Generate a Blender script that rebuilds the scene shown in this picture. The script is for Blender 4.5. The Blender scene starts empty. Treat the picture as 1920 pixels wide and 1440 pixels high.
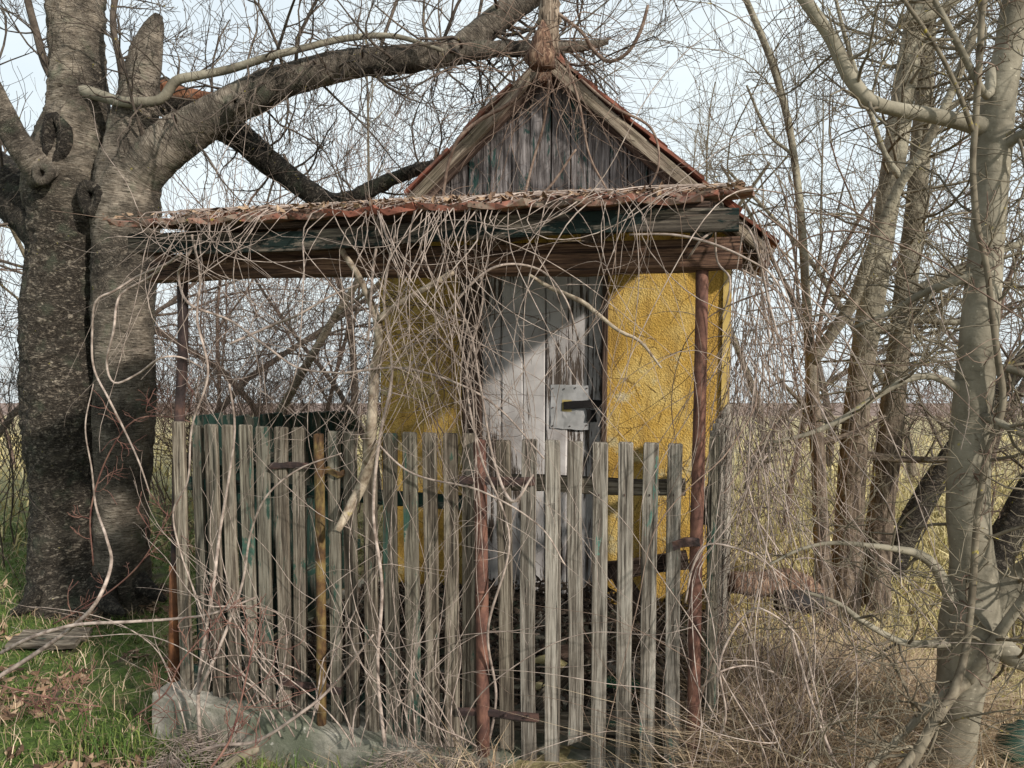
import bpy, math, random
import numpy as np
from mathutils import Vector, Matrix

random.seed(11); rng = np.random.default_rng(11)
S = bpy.context.scene
COL = S.collection
rad = math.radians

# ------------------------------------------------------------------ camera
FPX = 1450.0; TH = math.atan(105 / FPX)
CAM = np.array([0.0, 0.0, 1.6])
cam = bpy.data.cameras.new('camera'); cam.sensor_width = 36.0; cam.lens = 36.0 * FPX / 1920
cam.clip_start = 0.05; cam.clip_end = 6000
camo = bpy.data.objects.new('camera', cam); COL.objects.link(camo)
camo.location = CAM; camo.rotation_euler = (rad(90) - TH, 0, 0)
S.camera = camo

# ------------------------------------------------------------------ sky, sun, exposure
SUN_EL = 27.0; SUN_H = Vector((0.68, -0.73)).normalized()
w = bpy.data.worlds.new('World'); S.world = w; w.use_nodes = True
nt = w.node_tree; nt.nodes.clear()
o_ = nt.nodes.new('ShaderNodeOutputWorld'); bg = nt.nodes.new('ShaderNodeBackground')
tc = nt.nodes.new('ShaderNodeTexCoord'); sx = nt.nodes.new('ShaderNodeSeparateXYZ')
mx = nt.nodes.new('ShaderNodeMath'); mx.operation = 'MAXIMUM'; mx.inputs[1].default_value = 0.015
cx = nt.nodes.new('ShaderNodeCombineXYZ')
nt.links.new(tc.outputs['Generated'], sx.inputs[0]); nt.links.new(sx.outputs[2], mx.inputs[0])
nt.links.new(sx.outputs[0], cx.inputs[0]); nt.links.new(sx.outputs[1], cx.inputs[1]); nt.links.new(mx.outputs[0], cx.inputs[2])
sky = nt.nodes.new('ShaderNodeTexSky'); sky.sky_type = 'NISHITA'; sky.sun_disc = False
sky.sun_elevation = rad(SUN_EL); sky.sun_rotation = math.atan2(SUN_H.x, SUN_H.y)
sky.dust_density = 2.0; sky.air_density = 1.0; sky.altitude = 150
nt.links.new(cx.outputs[0], sky.inputs[0])
ns = nt.nodes.new('ShaderNodeTexNoise'); ns.inputs['Scale'].default_value = 2.2; ns.inputs['Detail'].default_value = 5
mp = nt.nodes.new('ShaderNodeMapping'); mp.inputs['Scale'].default_value = (1, 1, 2.6)
nt.links.new(tc.outputs['Generated'], mp.inputs[0]); nt.links.new(mp.outputs[0], ns.inputs['Vector'])
mr = nt.nodes.new('ShaderNodeMapRange'); mr.inputs[1].default_value = 0.35; mr.inputs[2].default_value = 0.65
mr.inputs[3].default_value = 0.80; mr.inputs[4].default_value = 1.0
nt.links.new(ns.outputs[0], mr.inputs[0])
mixs = nt.nodes.new('ShaderNodeMix'); mixs.data_type = 'RGBA'
mixs.inputs['B'].default_value = (7.2, 7.95, 8.25, 1)          # thin bright high cloud
nt.links.new(mr.outputs[0], mixs.inputs['Factor']); nt.links.new(sky.outputs[0], mixs.inputs['A'])
nt.links.new(mixs.outputs['Result'], bg.inputs[0]); bg.inputs[1].default_value = 0.101
nt.links.new(bg.outputs[0], o_.inputs[0])
sl = bpy.data.lights.new('sun', 'SUN'); sl.energy = 4.0; sl.angle = rad(2.2); sl.color = (1.0, 0.95, 0.88)
so = bpy.data.objects.new('sun', sl); COL.objects.link(so)
sd = Vector((SUN_H.x * math.cos(rad(SUN_EL)), SUN_H.y * math.cos(rad(SUN_EL)), math.sin(rad(SUN_EL))))
so.rotation_euler = sd.to_track_quat('Z', 'Y').to_euler(); so.location = (4, -6, 8)
S.view_settings.view_transform = 'Standard'; S.view_settings.look = 'None'
S.view_settings.gamma = 1.0; S.view_settings.exposure = 0.36; S.view_settings.use_curve_mapping = False

# ------------------------------------------------------------------ places in the photograph -> points of the site
FW = np.array([0, math.cos(TH), -math.sin(TH)]); RT = np.array([1.0, 0, 0]); UPV = np.array([0, math.sin(TH), math.cos(TH)])
def ray(px, py): return FW * FPX + RT * (px - 960) + UPV * (720 - py)
def at(px, py, d):
    r = ray(px, py); return CAM + r * (d / r[1])
AL = math.atan(0.2909)
UV_ = np.array([math.cos(AL), -math.sin(AL), 0]); VV_ = np.array([math.sin(AL), math.cos(AL), 0])
def onp(px, py, k):                                     # on the upright plane k metres out, parallel to the hut front
    r = ray(px, py); return CAM + r * ((k - CAM @ VV_) / (r @ VV_))
def Wp(u, v, z): return UV_ * u + VV_ * v + np.array([0, 0, z])
def ucoord(p): return float(p @ UV_)
FV, WV = 2.77, 4.37                                     # fence line, hut front wall

def sstep(a, b, x):
    t = np.clip((x - a) / (b - a), 0, 1); return t * t * (3 - 2 * t)
def gz(x, y):
    x = np.asarray(x, float); y = np.asarray(y, float)
    z = -0.21 + 0.16 * sstep(-0.9, 0.2, x) * (1 - sstep(3.0, 4.2, y)) - 0.06 * sstep(0.8, 2.5, x)
    s = 4.0
    z = z - 0.097 * np.where(y > 5, np.sqrt((y - 5) ** 2 + s * s) - s, 0)
    near = np.exp(-(y / 60.0) ** 2)
    z = z + near * (0.025 * np.sin(2.1 * x + 1.3 * y) * np.cos(1.7 * y - .6 * x) + 0.012 * np.sin(6.3 * x + 2) * np.sin(5.1 * y + 1))
    return z

# ------------------------------------------------------------------ node helpers
def new_mat(name):
    m = bpy.data.materials.new(name); m.use_nodes = True
    t = m.node_tree; b = t.nodes['Principled BSDF']; b.inputs['Roughness'].default_value = 0.9
    b.inputs['Specular IOR Level'].default_value = 0.25
    return m, t, b
def coord(t, kind='Object', scale=(1, 1, 1), rnd=True):
    c = t.nodes.new('ShaderNodeTexCoord'); mp = t.nodes.new('ShaderNodeMapping'); mp.inputs['Scale'].default_value = scale
    t.links.new(c.outputs[kind], mp.inputs[0])
    if rnd:
        oi = t.nodes.new('ShaderNodeObjectInfo'); mu = t.nodes.new('ShaderNodeMath'); mu.operation = 'MULTIPLY'; mu.inputs[1].default_value = 53.0
        cb = t.nodes.new('ShaderNodeCombineXYZ'); t.links.new(oi.outputs['Random'], mu.inputs[0])
        for i in range(3): t.links.new(mu.outputs[0], cb.inputs[i])
        t.links.new(cb.outputs[0], mp.inputs['Location'])
    return mp.outputs[0]
def noise(t, vec, scale, detail=4, rough=0.55, dist=0.0):
    n = t.nodes.new('ShaderNodeTexNoise'); n.inputs['Scale'].default_value = scale; n.inputs['Detail'].default_value = detail
    n.inputs['Roughness'].default_value = rough; n.inputs['Distortion'].default_value = dist
    t.links.new(vec, n.inputs['Vector']); return n.outputs[0]
def voro(t, vec, scale, feature='F1', rndm=1.0):
    n = t.nodes.new('ShaderNodeTexVoronoi'); n.feature = feature; n.inputs['Scale'].default_value = scale
    n.inputs['Randomness'].default_value = rndm
    t.links.new(vec, n.inputs['Vector']); return n.outputs['Distance']
def ramp(t, fac, stops):
    r = t.nodes.new('ShaderNodeValToRGB'); e = r.color_ramp.elements
    while len(e) < len(stops): e.new(0.5)
    for i, (p, c) in enumerate(stops):
        e[i].position = p; e[i].color = (c, c, c, 1) if isinstance(c, (int, float)) else (*c, 1)
    t.links.new(fac, r.inputs[0]); return r.outputs[0]
def mix(t, fac, a, b, mode='MIX'):
    n = t.nodes.new('ShaderNodeMix'); n.data_type = 'RGBA'; n.blend_type = mode
    for v, k in ((fac, 'Factor'), (a, 'A'), (b, 'B')):
        if hasattr(v, 'links') or hasattr(v, 'is_output'): t.links.new(v, n.inputs[k])
        elif k == 'Factor': n.inputs[k].default_value = v
        else: n.inputs[k].default_value = (*v, 1)
    return n.outputs['Result']
def mth(t, op, a, b):
    n = t.nodes.new('ShaderNodeMath'); n.operation = op
    for i, v in enumerate((a, b)):
        if hasattr(v, 'is_output'): t.links.new(v, n.inputs[i])
        else: n.inputs[i].default_value = v
    return n.outputs[0]
def bump(t, b, h, strength, dist):
    n = t.nodes.new('ShaderNodeBump'); n.inputs['Strength'].default_value = strength; n.inputs['Distance'].default_value = dist
    t.links.new(h, n.inputs['Height']); t.links.new(n.outputs[0], b.inputs['Normal'])
def orand(t): return t.nodes.new('ShaderNodeObjectInfo').outputs['Random']

def wood_mat(name, c0, c1, c2, paint=None, amount=0.0, var=0.5, moss=0.0, nail=False):
    m, t, b = new_mat(name)
    v = coord(t, scale=(1, 1, 0.035)); v2 = coord(t, scale=(1, 1, 0.3)); v3 = coord(t)
    g = noise(t, v, 150, 5, 0.7, 0.3); g2 = noise(t, v, 45, 4, 0.6, 0.6); blot = noise(t, v2, 9, 4)
    f = mth(t, 'ADD', mth(t, 'MULTIPLY', g, 0.55), mth(t, 'MULTIPLY', g2, 0.45))
    c = ramp(t, f, [(0.435, c0), (0.5, c1), (0.57, c2)])
    c = mix(t, ramp(t, blot, [(0.35, 0.0), (0.75, 0.55)]), c, c0)
    crack = ramp(t, noise(t, v, 85, 3, 0.5, 0.2), [(0.33, 1.0), (0.40, 0.0)])
    c = mix(t, mth(t, 'MULTIPLY', crack, 0.75), c, (c0[0] * .25, c0[1] * .25, c0[2] * .25))
    kn = ramp(t, voro(t, coord(t, scale=(1, 1, 0.35)), 7.5), [(0.05, 1.0), (0.10, 0.0)])
    c = mix(t, mth(t, 'MULTIPLY', kn, 0.6), c, (c0[0] * .5, c0[1] * .5, c0[2] * .45))
    if moss: c = mix(t, ramp(t, noise(t, v3, 6, 5), [(0.52, 0.0), (0.72, moss)]), c, (0.09, 0.10, 0.045))
    if paint is not None:
        edge = noise(t, v2, 13, 6, 0.7, 0.4); th = amount
        pm = ramp(t, mth(t, 'ADD', edge, mth(t, 'MULTIPLY', g, 0.25)), [(th, 0.0), (th + 0.04, 1.0)])
        c = mix(t, pm, c, mix(t, blot, paint, tuple(x * 0.6 for x in paint)))
    if nail:                                                          # dark runs below the nails at both rails
        sp = t.nodes.new('ShaderNodeSeparateXYZ'); t.links.new(coord(t, rnd=False), sp.inputs[0])
        ax = ramp(t, mth(t, 'ABSOLUTE', mth(t, 'ADD', sp.outputs[0], mth(t, 'MULTIPLY', mth(t, 'SUBTRACT', blot, .5), .02)), 0), [(0.0, 1.0), (0.006, 0.0)])
        zz = ramp(t, mth(t, 'MULTIPLY', sp.outputs[2], .7), [(0.0, 0.0), (0.10, 0.0), (0.16, 0.9), (0.165, 0.0), (0.60, 0.0), (0.70, 0.95), (0.705, 0.0)])
        c = mix(t, mth(t, 'MULTIPLY', mth(t, 'MULTIPLY', ax, zz), .85), c, (0.025, 0.017, 0.012))
    rv = t.nodes.new('ShaderNodeMapRange'); rv.inputs[3].default_value = 1 - var * .5; rv.inputs[4].default_value = 1 + var * .5
    t.links.new(orand(t), rv.inputs[0])
    vv = t.nodes.new('ShaderNodeVectorMath'); vv.operation = 'SCALE'; t.links.new(c, vv.inputs[0]); t.links.new(rv.outputs[0], vv.inputs['Scale'])
    t.links.new(vv.outputs[0], b.inputs['Base Color'])
    bump(t, b, mth(t, 'SUBTRACT', f, mth(t, 'MULTIPLY', crack, 0.6)), 0.9, 0.008)
    return m

def twig_mat(name, c0, c1, lich=0.0, sc=18):
    m, t, b = new_mat(name); v = coord(t, rnd=False)
    c = ramp(t, noise(t, v, sc, 4), [(0.35, c0), (0.65, c1)])
    c = mix(t, ramp(t, noise(t, v, 1.7, 2), [(0.4, 0.0), (0.7, 0.5)]), c, tuple(0.5 * x for x in c0))
    if lich: c = mix(t, ramp(t, noise(t, v, 24, 3), [(0.66, 0.0), (0.72, lich)]), c, (0.42, 0.33, 0.03))
    t.links.new(c, b.inputs['Base Color']); return m

def plain(name, c0, c1, sc=12, rough=0.9, bs=0.3, bd=0.01, detail=6, metal=0.0):
    m, t, b = new_mat(name); v = coord(t); n = noise(t, v, sc, detail, 0.62)
    t.links.new(ramp(t, n, [(0.36, c0), (0.64, c1)]), b.inputs['Base Color']); b.inputs['Roughness'].default_value = rough
    b.inputs['Metallic'].default_value = metal
    if bs: bump(t, b, noise(t, v, sc * 3, 5), bs, bd)
    return m

M = {}
M['picket'] = wood_mat('picket wood', (0.062, 0.048, 0.035), (0.155, 0.126, 0.094), (0.285, 0.245, 0.19), (0.048, 0.098, 0.07), 0.745, 0.55, nail=True)
M['picket_green'] = wood_mat('green flaked picket wood', (0.06, 0.05, 0.037), (0.145, 0.125, 0.094), (0.255, 0.23, 0.18), (0.048, 0.098, 0.072), 0.69, 0.4, nail=True)
M['gate_wood'] = wood_mat('gate wood', (0.085, 0.07, 0.055), (0.215, 0.188, 0.154), (0.365, 0.33, 0.28), (0.12, 0.24, 0.19), 0.78, 0.4, nail=True)
M['gable'] = wood_mat('gable wood', (0.05, 0.042, 0.039), (0.14, 0.122, 0.115), (0.285, 0.257, 0.245), (0.03, 0.07, 0.06), 0.70, 0.5)
M['barge'] = wood_mat('barge wood', (0.095, 0.07, 0.05), (0.21, 0.165, 0.12), (0.34, 0.28, 0.21), None, 0, 0.3, 0.3)
M['fascia'] = wood_mat('green fascia wood', (0.04, 0.032, 0.025), (0.10, 0.082, 0.063), (0.19, 0.16, 0.125), (0.010, 0.020, 0.017), 0.625, 0.2)
M['beam'] = wood_mat('beam wood', (0.05, 0.028, 0.019), (0.125, 0.068, 0.044), (0.24, 0.14, 0.09), None, 0, 0.3)
M['greenboard'] = wood_mat('green board', (0.05, 0.05, 0.04), (0.09, 0.09, 0.07), (0.14, 0.14, 0.11), (0.016, 0.042, 0.032), 0.58, 0.5)
M['rotten'] = wood_mat('rotten wood', (0.06, 0.03, 0.02), (0.15, 0.085, 0.055), (0.27, 0.18, 0.12), None, 0, 0.2)
M['frame'] = wood_mat('door frame wood', (0.035, 0.022, 0.016), (0.085, 0.055, 0.04), (0.15, 0.10, 0.075), None, 0, 0.2)

def door_mat():
    m, t, b = new_mat('peeling white door paint'); v = coord(t, scale=(1, 1, 0.06)); v3 = coord(t)
    g = noise(t, v, 60, 5, 0.7, 0.3)
    wood = ramp(t, noise(t, v, 110, 4), [(0.35, (0.035, 0.026, 0.02)), (0.65, (0.12, 0.09, 0.07))])
    white = ramp(t, noise(t, v3, 7, 5), [(0.3, (0.31, 0.28, 0.265)), (0.62, (0.55, 0.515, 0.49))])
    patch = noise(t, v3, 2.6, 3); g3 = noise(t, coord(t, scale=(1, 1, 0.05)), 95, 4, 0.7, 0.2)
    pm = ramp(t, mth(t, 'ADD', mth(t, 'ADD', mth(t, 'MULTIPLY', g, .6), mth(t, 'MULTIPLY', g3, .4)), mth(t, 'MULTIPLY', patch, 0.5)), [(0.685, 0.0), (0.715, 1.0)])
    t.links.new(mix(t, pm, wood, white), b.inputs['Base Color']); b.inputs['Roughness'].default_value = 0.7
    bump(t, b, pm, 0.6, 0.004); return m
M['door'] = door_mat()

def stucco():
    m, t, b = new_mat('yellow roughcast'); v = coord(t, rnd=False)
    big = noise(t, v, 2.3, 5, 0.6); fine = noise(t, v, 85, 4, 0.7); v2 = voro(t, v, 110)
    c = ramp(t, big, [(0.36, (0.36, 0.21, 0.045)), (0.5, (0.51, 0.315, 0.07)), (0.62, (0.58, 0.42, 0.15))])
    c = mix(t, ramp(t, fine, [(0.34, 0.55), (0.50, 0.0)]), c, (0.22, 0.12, 0.027))
    run = noise(t, coord(t, 'Object', (1, 1, 0.12), False), 16, 5, 0.65)                # rain streaks
    c = mix(t, ramp(t, run, [(0.50, 0.0), (0.66, 0.5)]), c, (0.23, 0.135, 0.04))
    c = mix(t, ramp(t, noise(t, v, 5, 5, .7), [(0.58, 0.0), (0.66, 0.75)]), c, (0.50, 0.43, 0.25))
    crk = voro(t, coord(t, 'Object', (1, 1, 0.8), False), 5.5, 'DISTANCE_TO_EDGE')
    c = mix(t, ramp(t, mth(t, 'ADD', crk, mth(t, 'MULTIPLY', mth(t, 'SUBTRACT', noise(t, v, 12, 3), .5), .08)), [(0.004, 0.7), (0.011, 0.0)]), c, (0.10, 0.06, 0.02))
    t.links.new(c, b.inputs['Base Color'])
    bump(t, b, mth(t, 'ADD', fine, mth(t, 'MULTIPLY', v2, 0.8)), 0.65, 0.006); return m
M['stucco'] = stucco()
M['trim'] = plain('pale yellow corner trim', (0.45, 0.31, 0.09), (0.60, 0.44, 0.16), 8, 0.85, 0.3, 0.005)

def rust(name, a, b_, c_, sc=14):
    m, t, b = new_mat(name); v = coord(t)
    n = noise(t, v, sc, 6, 0.65); n2 = noise(t, v, sc * 5, 4)
    c = ramp(t, n, [(0.38, a), (0.5, b_), (0.62, c_)])
    c = mix(t, ramp(t, noise(t, coord(t, scale=(1, 1, .25)), sc * 1.7, 5, .7), [(0.50, 0.0), (0.62, 0.8)]), c, tuple(x * .45 for x in a))
    c = mix(t, mth(t, 'MULTIPLY', n2, 0.4), c, a)
    t.links.new(c, b.inputs['Base Color']); b.inputs['Roughness'].default_value = 0.82; b.inputs['Specular IOR Level'].default_value = 0.35
    bump(t, b, n2, 0.35, 0.003); return m
M['rust'] = rust('rusty pipe', (0.075, 0.035, 0.026), (0.135, 0.062, 0.044), (0.20, 0.095, 0.063))
M['rustdark'] = rust('dark rusty pipe', (0.03, 0.02, 0.019), (0.06, 0.036, 0.031), (0.12, 0.062, 0.045))
M['rustorange'] = rust('bright rust', (0.10, 0.04, 0.018), (0.19, 0.075, 0.03), (0.28, 0.12, 0.05))
M['rustyellow'] = rust('mustard flaked pipe', (0.045, 0.022, 0.011), (0.115, 0.062, 0.021), (0.20, 0.14, 0.048), 11)
M['plate'] = plain('grey white door plate', (0.30, 0.295, 0.285), (0.46, 0.45, 0.44), 9, 0.6, 0.12, 0.004)
M['stain'] = plain('yellow rust stain', (0.35, 0.25, 0.08), (0.6, 0.5, 0.2), 20, 0.8, 0)
M['black'] = plain('black iron', (0.008, 0.007, 0.007), (0.02, 0.017, 0.016), 20, 0.7, 0.1)
def tile_mat():
    m, t, b = new_mat('clay tile'); v = coord(t)
    c = ramp(t, noise(t, v, 9, 5), [(0.3, (0.12, 0.05, 0.035)), (0.6, (0.26, 0.105, 0.07))])
    c = mix(t, ramp(t, noise(t, v, 14, 6, 0.7), [(0.44, 0.0), (0.60, 0.9)]), c, (0.20, 0.165, 0.125))
    c = mix(t, ramp(t, noise(t, v, 5, 6, 0.7), [(0.50, 0.0), (0.64, 0.85)]), c, (0.065, 0.055, 0.045))
    c = mix(t, ramp(t, noise(t, v, 22, 3), [(0.67, 0.0), (0.72, 0.7)]), c, (0.38, 0.30, 0.05))
    t.links.new(c, b.inputs['Base Color']); bump(t, b, noise(t, v, 40, 5), 0.5, 0.006); return m
M['tile'] = tile_mat()
def tile_red():
    m, t, b = new_mat('clean clay tile'); v = coord(t)
    c = ramp(t, noise(t, v, 9, 5), [(0.3, (0.13, 0.047, 0.03)), (0.6, (0.245, 0.09, 0.058))])
    c = mix(t, ramp(t, noise(t, v, 12, 6, 0.7), [(0.52, 0.0), (0.66, 0.85)]), c, (0.09, 0.07, 0.055))
    t.links.new(c, b.inputs['Base Color']); bump(t, b, noise(t, v, 40, 5), 0.5, 0.006); return m
M['tilered'] = tile_red()
def conc():
    m, t, b = new_mat('mossy concrete'); v = coord(t)
    c = ramp(t, noise(t, v, 7, 7, 0.7), [(0.36, (0.16, 0.145, 0.12)), (0.62, (0.42, 0.385, 0.325))])
    c = mix(t, ramp(t, noise(t, v, 3.1, 5), [(0.42, 0.0), (0.58, 0.85)]), c, (0.095, 0.11, 0.07))
    c = mix(t, ramp(t, noise(t, v, 26, 4), [(0.66, 0.0), (0.72, 0.7)]), c, (0.5, 0.48, 0.42))
    t.links.new(c, b.inputs['Base Color']); bump(t, b, noise(t, v, 45, 7, 0.75), 0.7, 0.007); return m
M['concrete'] = conc()

def bark_cherry(name, dark, mid, light, rough_amt, zs=None):
    m, t, b = new_mat(name)
    uv = coord(t, 'UV', (1, 1, 1), False); ob = coord(t, 'Object', (1, 1, 1), False)
    band = coord(t, 'UV', (4.5, 34, 1), False)                       # lenticels run round the stem
    l = noise(t, band, 3.2, 6, 0.68, 0.25); l2 = noise(t, coord(t, 'UV', (7, 46, 1), False), 2.0, 4, 0.6, 0.3)
    smooth = ramp(t, l, [(0.34, dark), (0.46, mid), (0.68, light)])
    smooth = mix(t, ramp(t, l2, [(0.36, 1.0), (0.42, 0.0)]), smooth, tuple(x * 0.4 for x in dark))
    pn = noise(t, ob, 30, 7, 0.72, 0.8)
    wv = t.nodes.new('ShaderNodeVectorMath'); wv.operation = 'ADD'; nw = t.nodes.new('ShaderNodeTexNoise'); nw.inputs['Scale'].default_value = 14; nw.inputs['Detail'].default_value = 4
    t.links.new(ob, nw.inputs['Vector']); ws = t.nodes.new('ShaderNodeVectorMath'); ws.operation = 'SCALE'; ws.inputs['Scale'].default_value = 2.2
    t.links.new(nw.outputs['Color'], ws.inputs[0]); t.links.new(coord(t, 'UV', (30, 40, 1), False), wv.inputs[0]); t.links.new(ws.outputs[0], wv.inputs[1])
    n1 = noise(t, coord(t, 'UV', (13, 24, 1), False), 1.0, 5, 0.6, 1.2); n2 = noise(t, coord(t, 'UV', (26, 60, 1), False), 1.0, 4, 0.6, 0.8)
    r1 = mth(t, 'ABSOLUTE', mth(t, 'SUBTRACT', n1, .5), 0); r2 = mth(t, 'ABSOLUTE', mth(t, 'SUBTRACT', n2, .5), 0)
    fur = ramp(t, mth(t, 'MINIMUM', r1, mth(t, 'MULTIPLY', r2, 1.6)), [(0.0, 0.0), (0.09, 1.0)])
    rough = ramp(t, pn, [(0.36, tuple(x * .55 for x in dark)), (0.5, tuple(x * .78 for x in mid)), (0.66, tuple(x * .9 for x in light))])
    rough = mix(t, fur, tuple(x * 0.3 for x in dark), rough)
    mask = noise(t, ob, 2.6, 5, 0.65)
    if zs:
        sz = t.nodes.new('ShaderNodeSeparateXYZ'); t.links.new(ob, sz.inputs[0]); zr = t.nodes.new('ShaderNodeMapRange')
        zr.inputs[1].default_value = zs[0]; zr.inputs[2].default_value = zs[1]; zr.inputs[3].default_value = .20; zr.inputs[4].default_value = -.06
        t.links.new(sz.outputs[2], zr.inputs[0]); mask = mth(t, 'ADD', mask, zr.outputs[0])
    mk = ramp(t, mth(t, 'ADD', mask, mth(t, 'MULTIPLY', mth(t, 'SUBTRACT', pn, .5), .25)), [(0.54 - rough_amt * 0.4, 0.0), (0.78 - rough_amt * 0.4, 1.0)])
    c = mix(t, mk, smooth, rough)
    c = mix(t, ramp(t, noise(t, ob, 8, 4), [(0.56, 0.0), (0.72, 0.55)]), c, (0.10, 0.115, 0.075))
    c = mix(t, ramp(t, noise(t, ob, 30, 3), [(0.72, 0.0), (0.76, 0.8)]), c, (0.45, 0.38, 0.06))
    t.links.new(c, b.inputs['Base Color'])
    h = mth(t, 'ADD', mth(t, 'MULTIPLY', l, 0.35), mth(t, 'MULTIPLY', mk, mth(t, 'ADD', mth(t, 'MULTIPLY', pn, .5), mth(t, 'MULTIPLY', fur, .6))))
    bump(t, b, h, 0.9, 0.028); return m
M['cherry'] = bark_cherry('cherry bark', (0.062, 0.048, 0.035), (0.17, 0.138, 0.105), (0.34, 0.29, 0.23), 0.40)
M['cherry_trunk'] = bark_cherry('cherry trunk bark', (0.066, 0.05, 0.036), (0.185, 0.15, 0.112), (0.36, 0.307, 0.242), 0.42, (2.0, 3.2))
M['cherry_rough'] = bark_cherry('rough cherry bark', (0.045, 0.035, 0.026), (0.11, 0.09, 0.068), (0.22, 0.19, 0.148), 1.0)
def bark_grey():
    m, t, b = new_mat('smooth grey bark'); ob = coord(t, rnd=False); uv = coord(t, 'UV', (6, 30, 1), False)
    c = ramp(t, noise(t, ob, 5, 6, 0.65), [(0.34, (0.112, 0.096, 0.068)), (0.62, (0.265, 0.236, 0.178))])
    c = mix(t, ramp(t, noise(t, uv, 1.5, 5, 0.65), [(0.32, 0.7), (0.40, 0.0)]), c, (0.08, 0.068, 0.05))
    c = mix(t, ramp(t, noise(t, ob, 60, 2), [(0.68, 0.0), (0.72, 0.7)]), c, (0.42, 0.38, 0.29))
    c = mix(t, ramp(t, noise(t, ob, 13, 3), [(0.70, 0.0), (0.75, 0.7)]), c, (0.36, 0.29, 0.04))
    t.links.new(c, b.inputs['Base Color']); bump(t, b, mth(t, 'ADD', noise(t, uv, 1.5, 5), noise(t, ob, 40, 5)), 0.4, 0.008); return m
M['grey'] = bark_grey()
def bark_old():
    m, t, b = new_mat('grey bark browning at the foot'); ob = coord(t, rnd=False); uv = coord(t, 'UV', (6, 30, 1), False)
    c = ramp(t, noise(t, ob, 5, 6, 0.65), [(0.34, (0.12, 0.10, 0.07)), (0.62, (0.28, 0.25, 0.185))])
    c = mix(t, ramp(t, noise(t, uv, 1.5, 5, 0.65), [(0.36, 0.85), (0.46, 0.0)]), c, (0.07, 0.06, 0.043))
    fis = noise(t, coord(t, 'UV', (34, 3.5, 1), False), 1.6, 5, 0.7, 0.4)
    br = ramp(t, fis, [(0.38, (0.035, 0.025, 0.018)), (0.5, (0.125, 0.092, 0.066)), (0.64, (0.22, 0.17, 0.125))])
    sz = t.nodes.new('ShaderNodeSeparateXYZ'); t.links.new(ob, sz.inputs[0])
    k = ramp(t, mth(t, 'ADD', mth(t, 'MULTIPLY', sz.outputs[2], .3), mth(t, 'MULTIPLY', mth(t, 'SUBTRACT', noise(t, ob, 4, 4), .5), .5)), [(0.40, 1.0), (0.66, 0.0)])
    t.links.new(mix(t, k, c, br), b.inputs['Base Color']); bump(t, b, mth(t, 'ADD', mth(t, 'MULTIPLY', fis, k), noise(t, ob, 40, 5)), 0.8, 0.02); return m
M['oldgrey'] = bark_old()
M['greytwig'] = twig_mat('grey twig', (0.10, 0.08, 0.055), (0.23, 0.195, 0.14), 0.6)
M['darktwig'] = twig_mat('dark twig', (0.05, 0.038, 0.03), (0.14, 0.11, 0.085), 0.3)
M['redtwig'] = twig_mat('reddish twig', (0.10, 0.065, 0.05), (0.23, 0.165, 0.13))
M['vine'] = twig_mat('pale dry vine', (0.18, 0.135, 0.11), (0.48, 0.39, 0.33), 0.0, 30)
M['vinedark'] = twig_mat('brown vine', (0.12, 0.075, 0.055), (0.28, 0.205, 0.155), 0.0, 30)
M['bramble'] = twig_mat('red bramble cane', (0.13, 0.05, 0.042), (0.26, 0.15, 0.11))
M['palebranch'] = twig_mat('pale peeling stem', (0.15, 0.105, 0.07), (0.43, 0.36, 0.27), 0.35, 34)
M['oldpost'] = wood_mat('shaggy post wood', (0.12, 0.085, 0.06), (0.24, 0.185, 0.135), (0.40, 0.32, 0.24), None, 0, 0.2)
M['heart'] = plain('torn red wood', (0.12, 0.05, 0.028), (0.27, 0.13, 0.07), 25, 0.9, 0.7, 0.01)
M['cut'] = plain('sawn wood end', (0.16, 0.12, 0.085), (0.30, 0.24, 0.18), 20, 0.9, 0.3, 0.005)
M['hole_dark'] = plain('hollow', (0.012, 0.01, 0.008), (0.03, 0.024, 0.018), 20, 1, 0)  # near-black colour painting the shade inside openings

def blade_mat(name, c0, c1, c2):
    m, t, b = new_mat(name)
    a = t.nodes.new('ShaderNodeAttribute'); a.attribute_name = 'rnd'
    c = ramp(t, a.outputs['Fac'], [(0.0, c0), (0.5, c1), (1.0, c2)])
    t.links.new(c, b.inputs['Base Color']); b.inputs['Roughness'].default_value = 0.75
    return m
M['green'] = blade_mat('green grass', (0.036, 0.068, 0.013), (0.08, 0.135, 0.026), (0.19, 0.21, 0.06))
M['dry'] = blade_mat('dry grass', (0.17, 0.11, 0.068), (0.37, 0.27, 0.17), (0.58, 0.455, 0.31))
M['drygreen'] = blade_mat('faded meadow grass', (0.20, 0.18, 0.055), (0.45, 0.37, 0.17), (0.65, 0.55, 0.31))
M['litter'] = blade_mat('shade-darkened litter', (0.012, 0.009, 0.007), (0.05, 0.034, 0.024), (0.15, 0.11, 0.08))  # dead leaf colour darkened to paint in the shade under the porch roof
M['leaf'] = blade_mat('dead leaf', (0.06, 0.035, 0.022), (0.17, 0.10, 0.06), (0.36, 0.25, 0.16))
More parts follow.
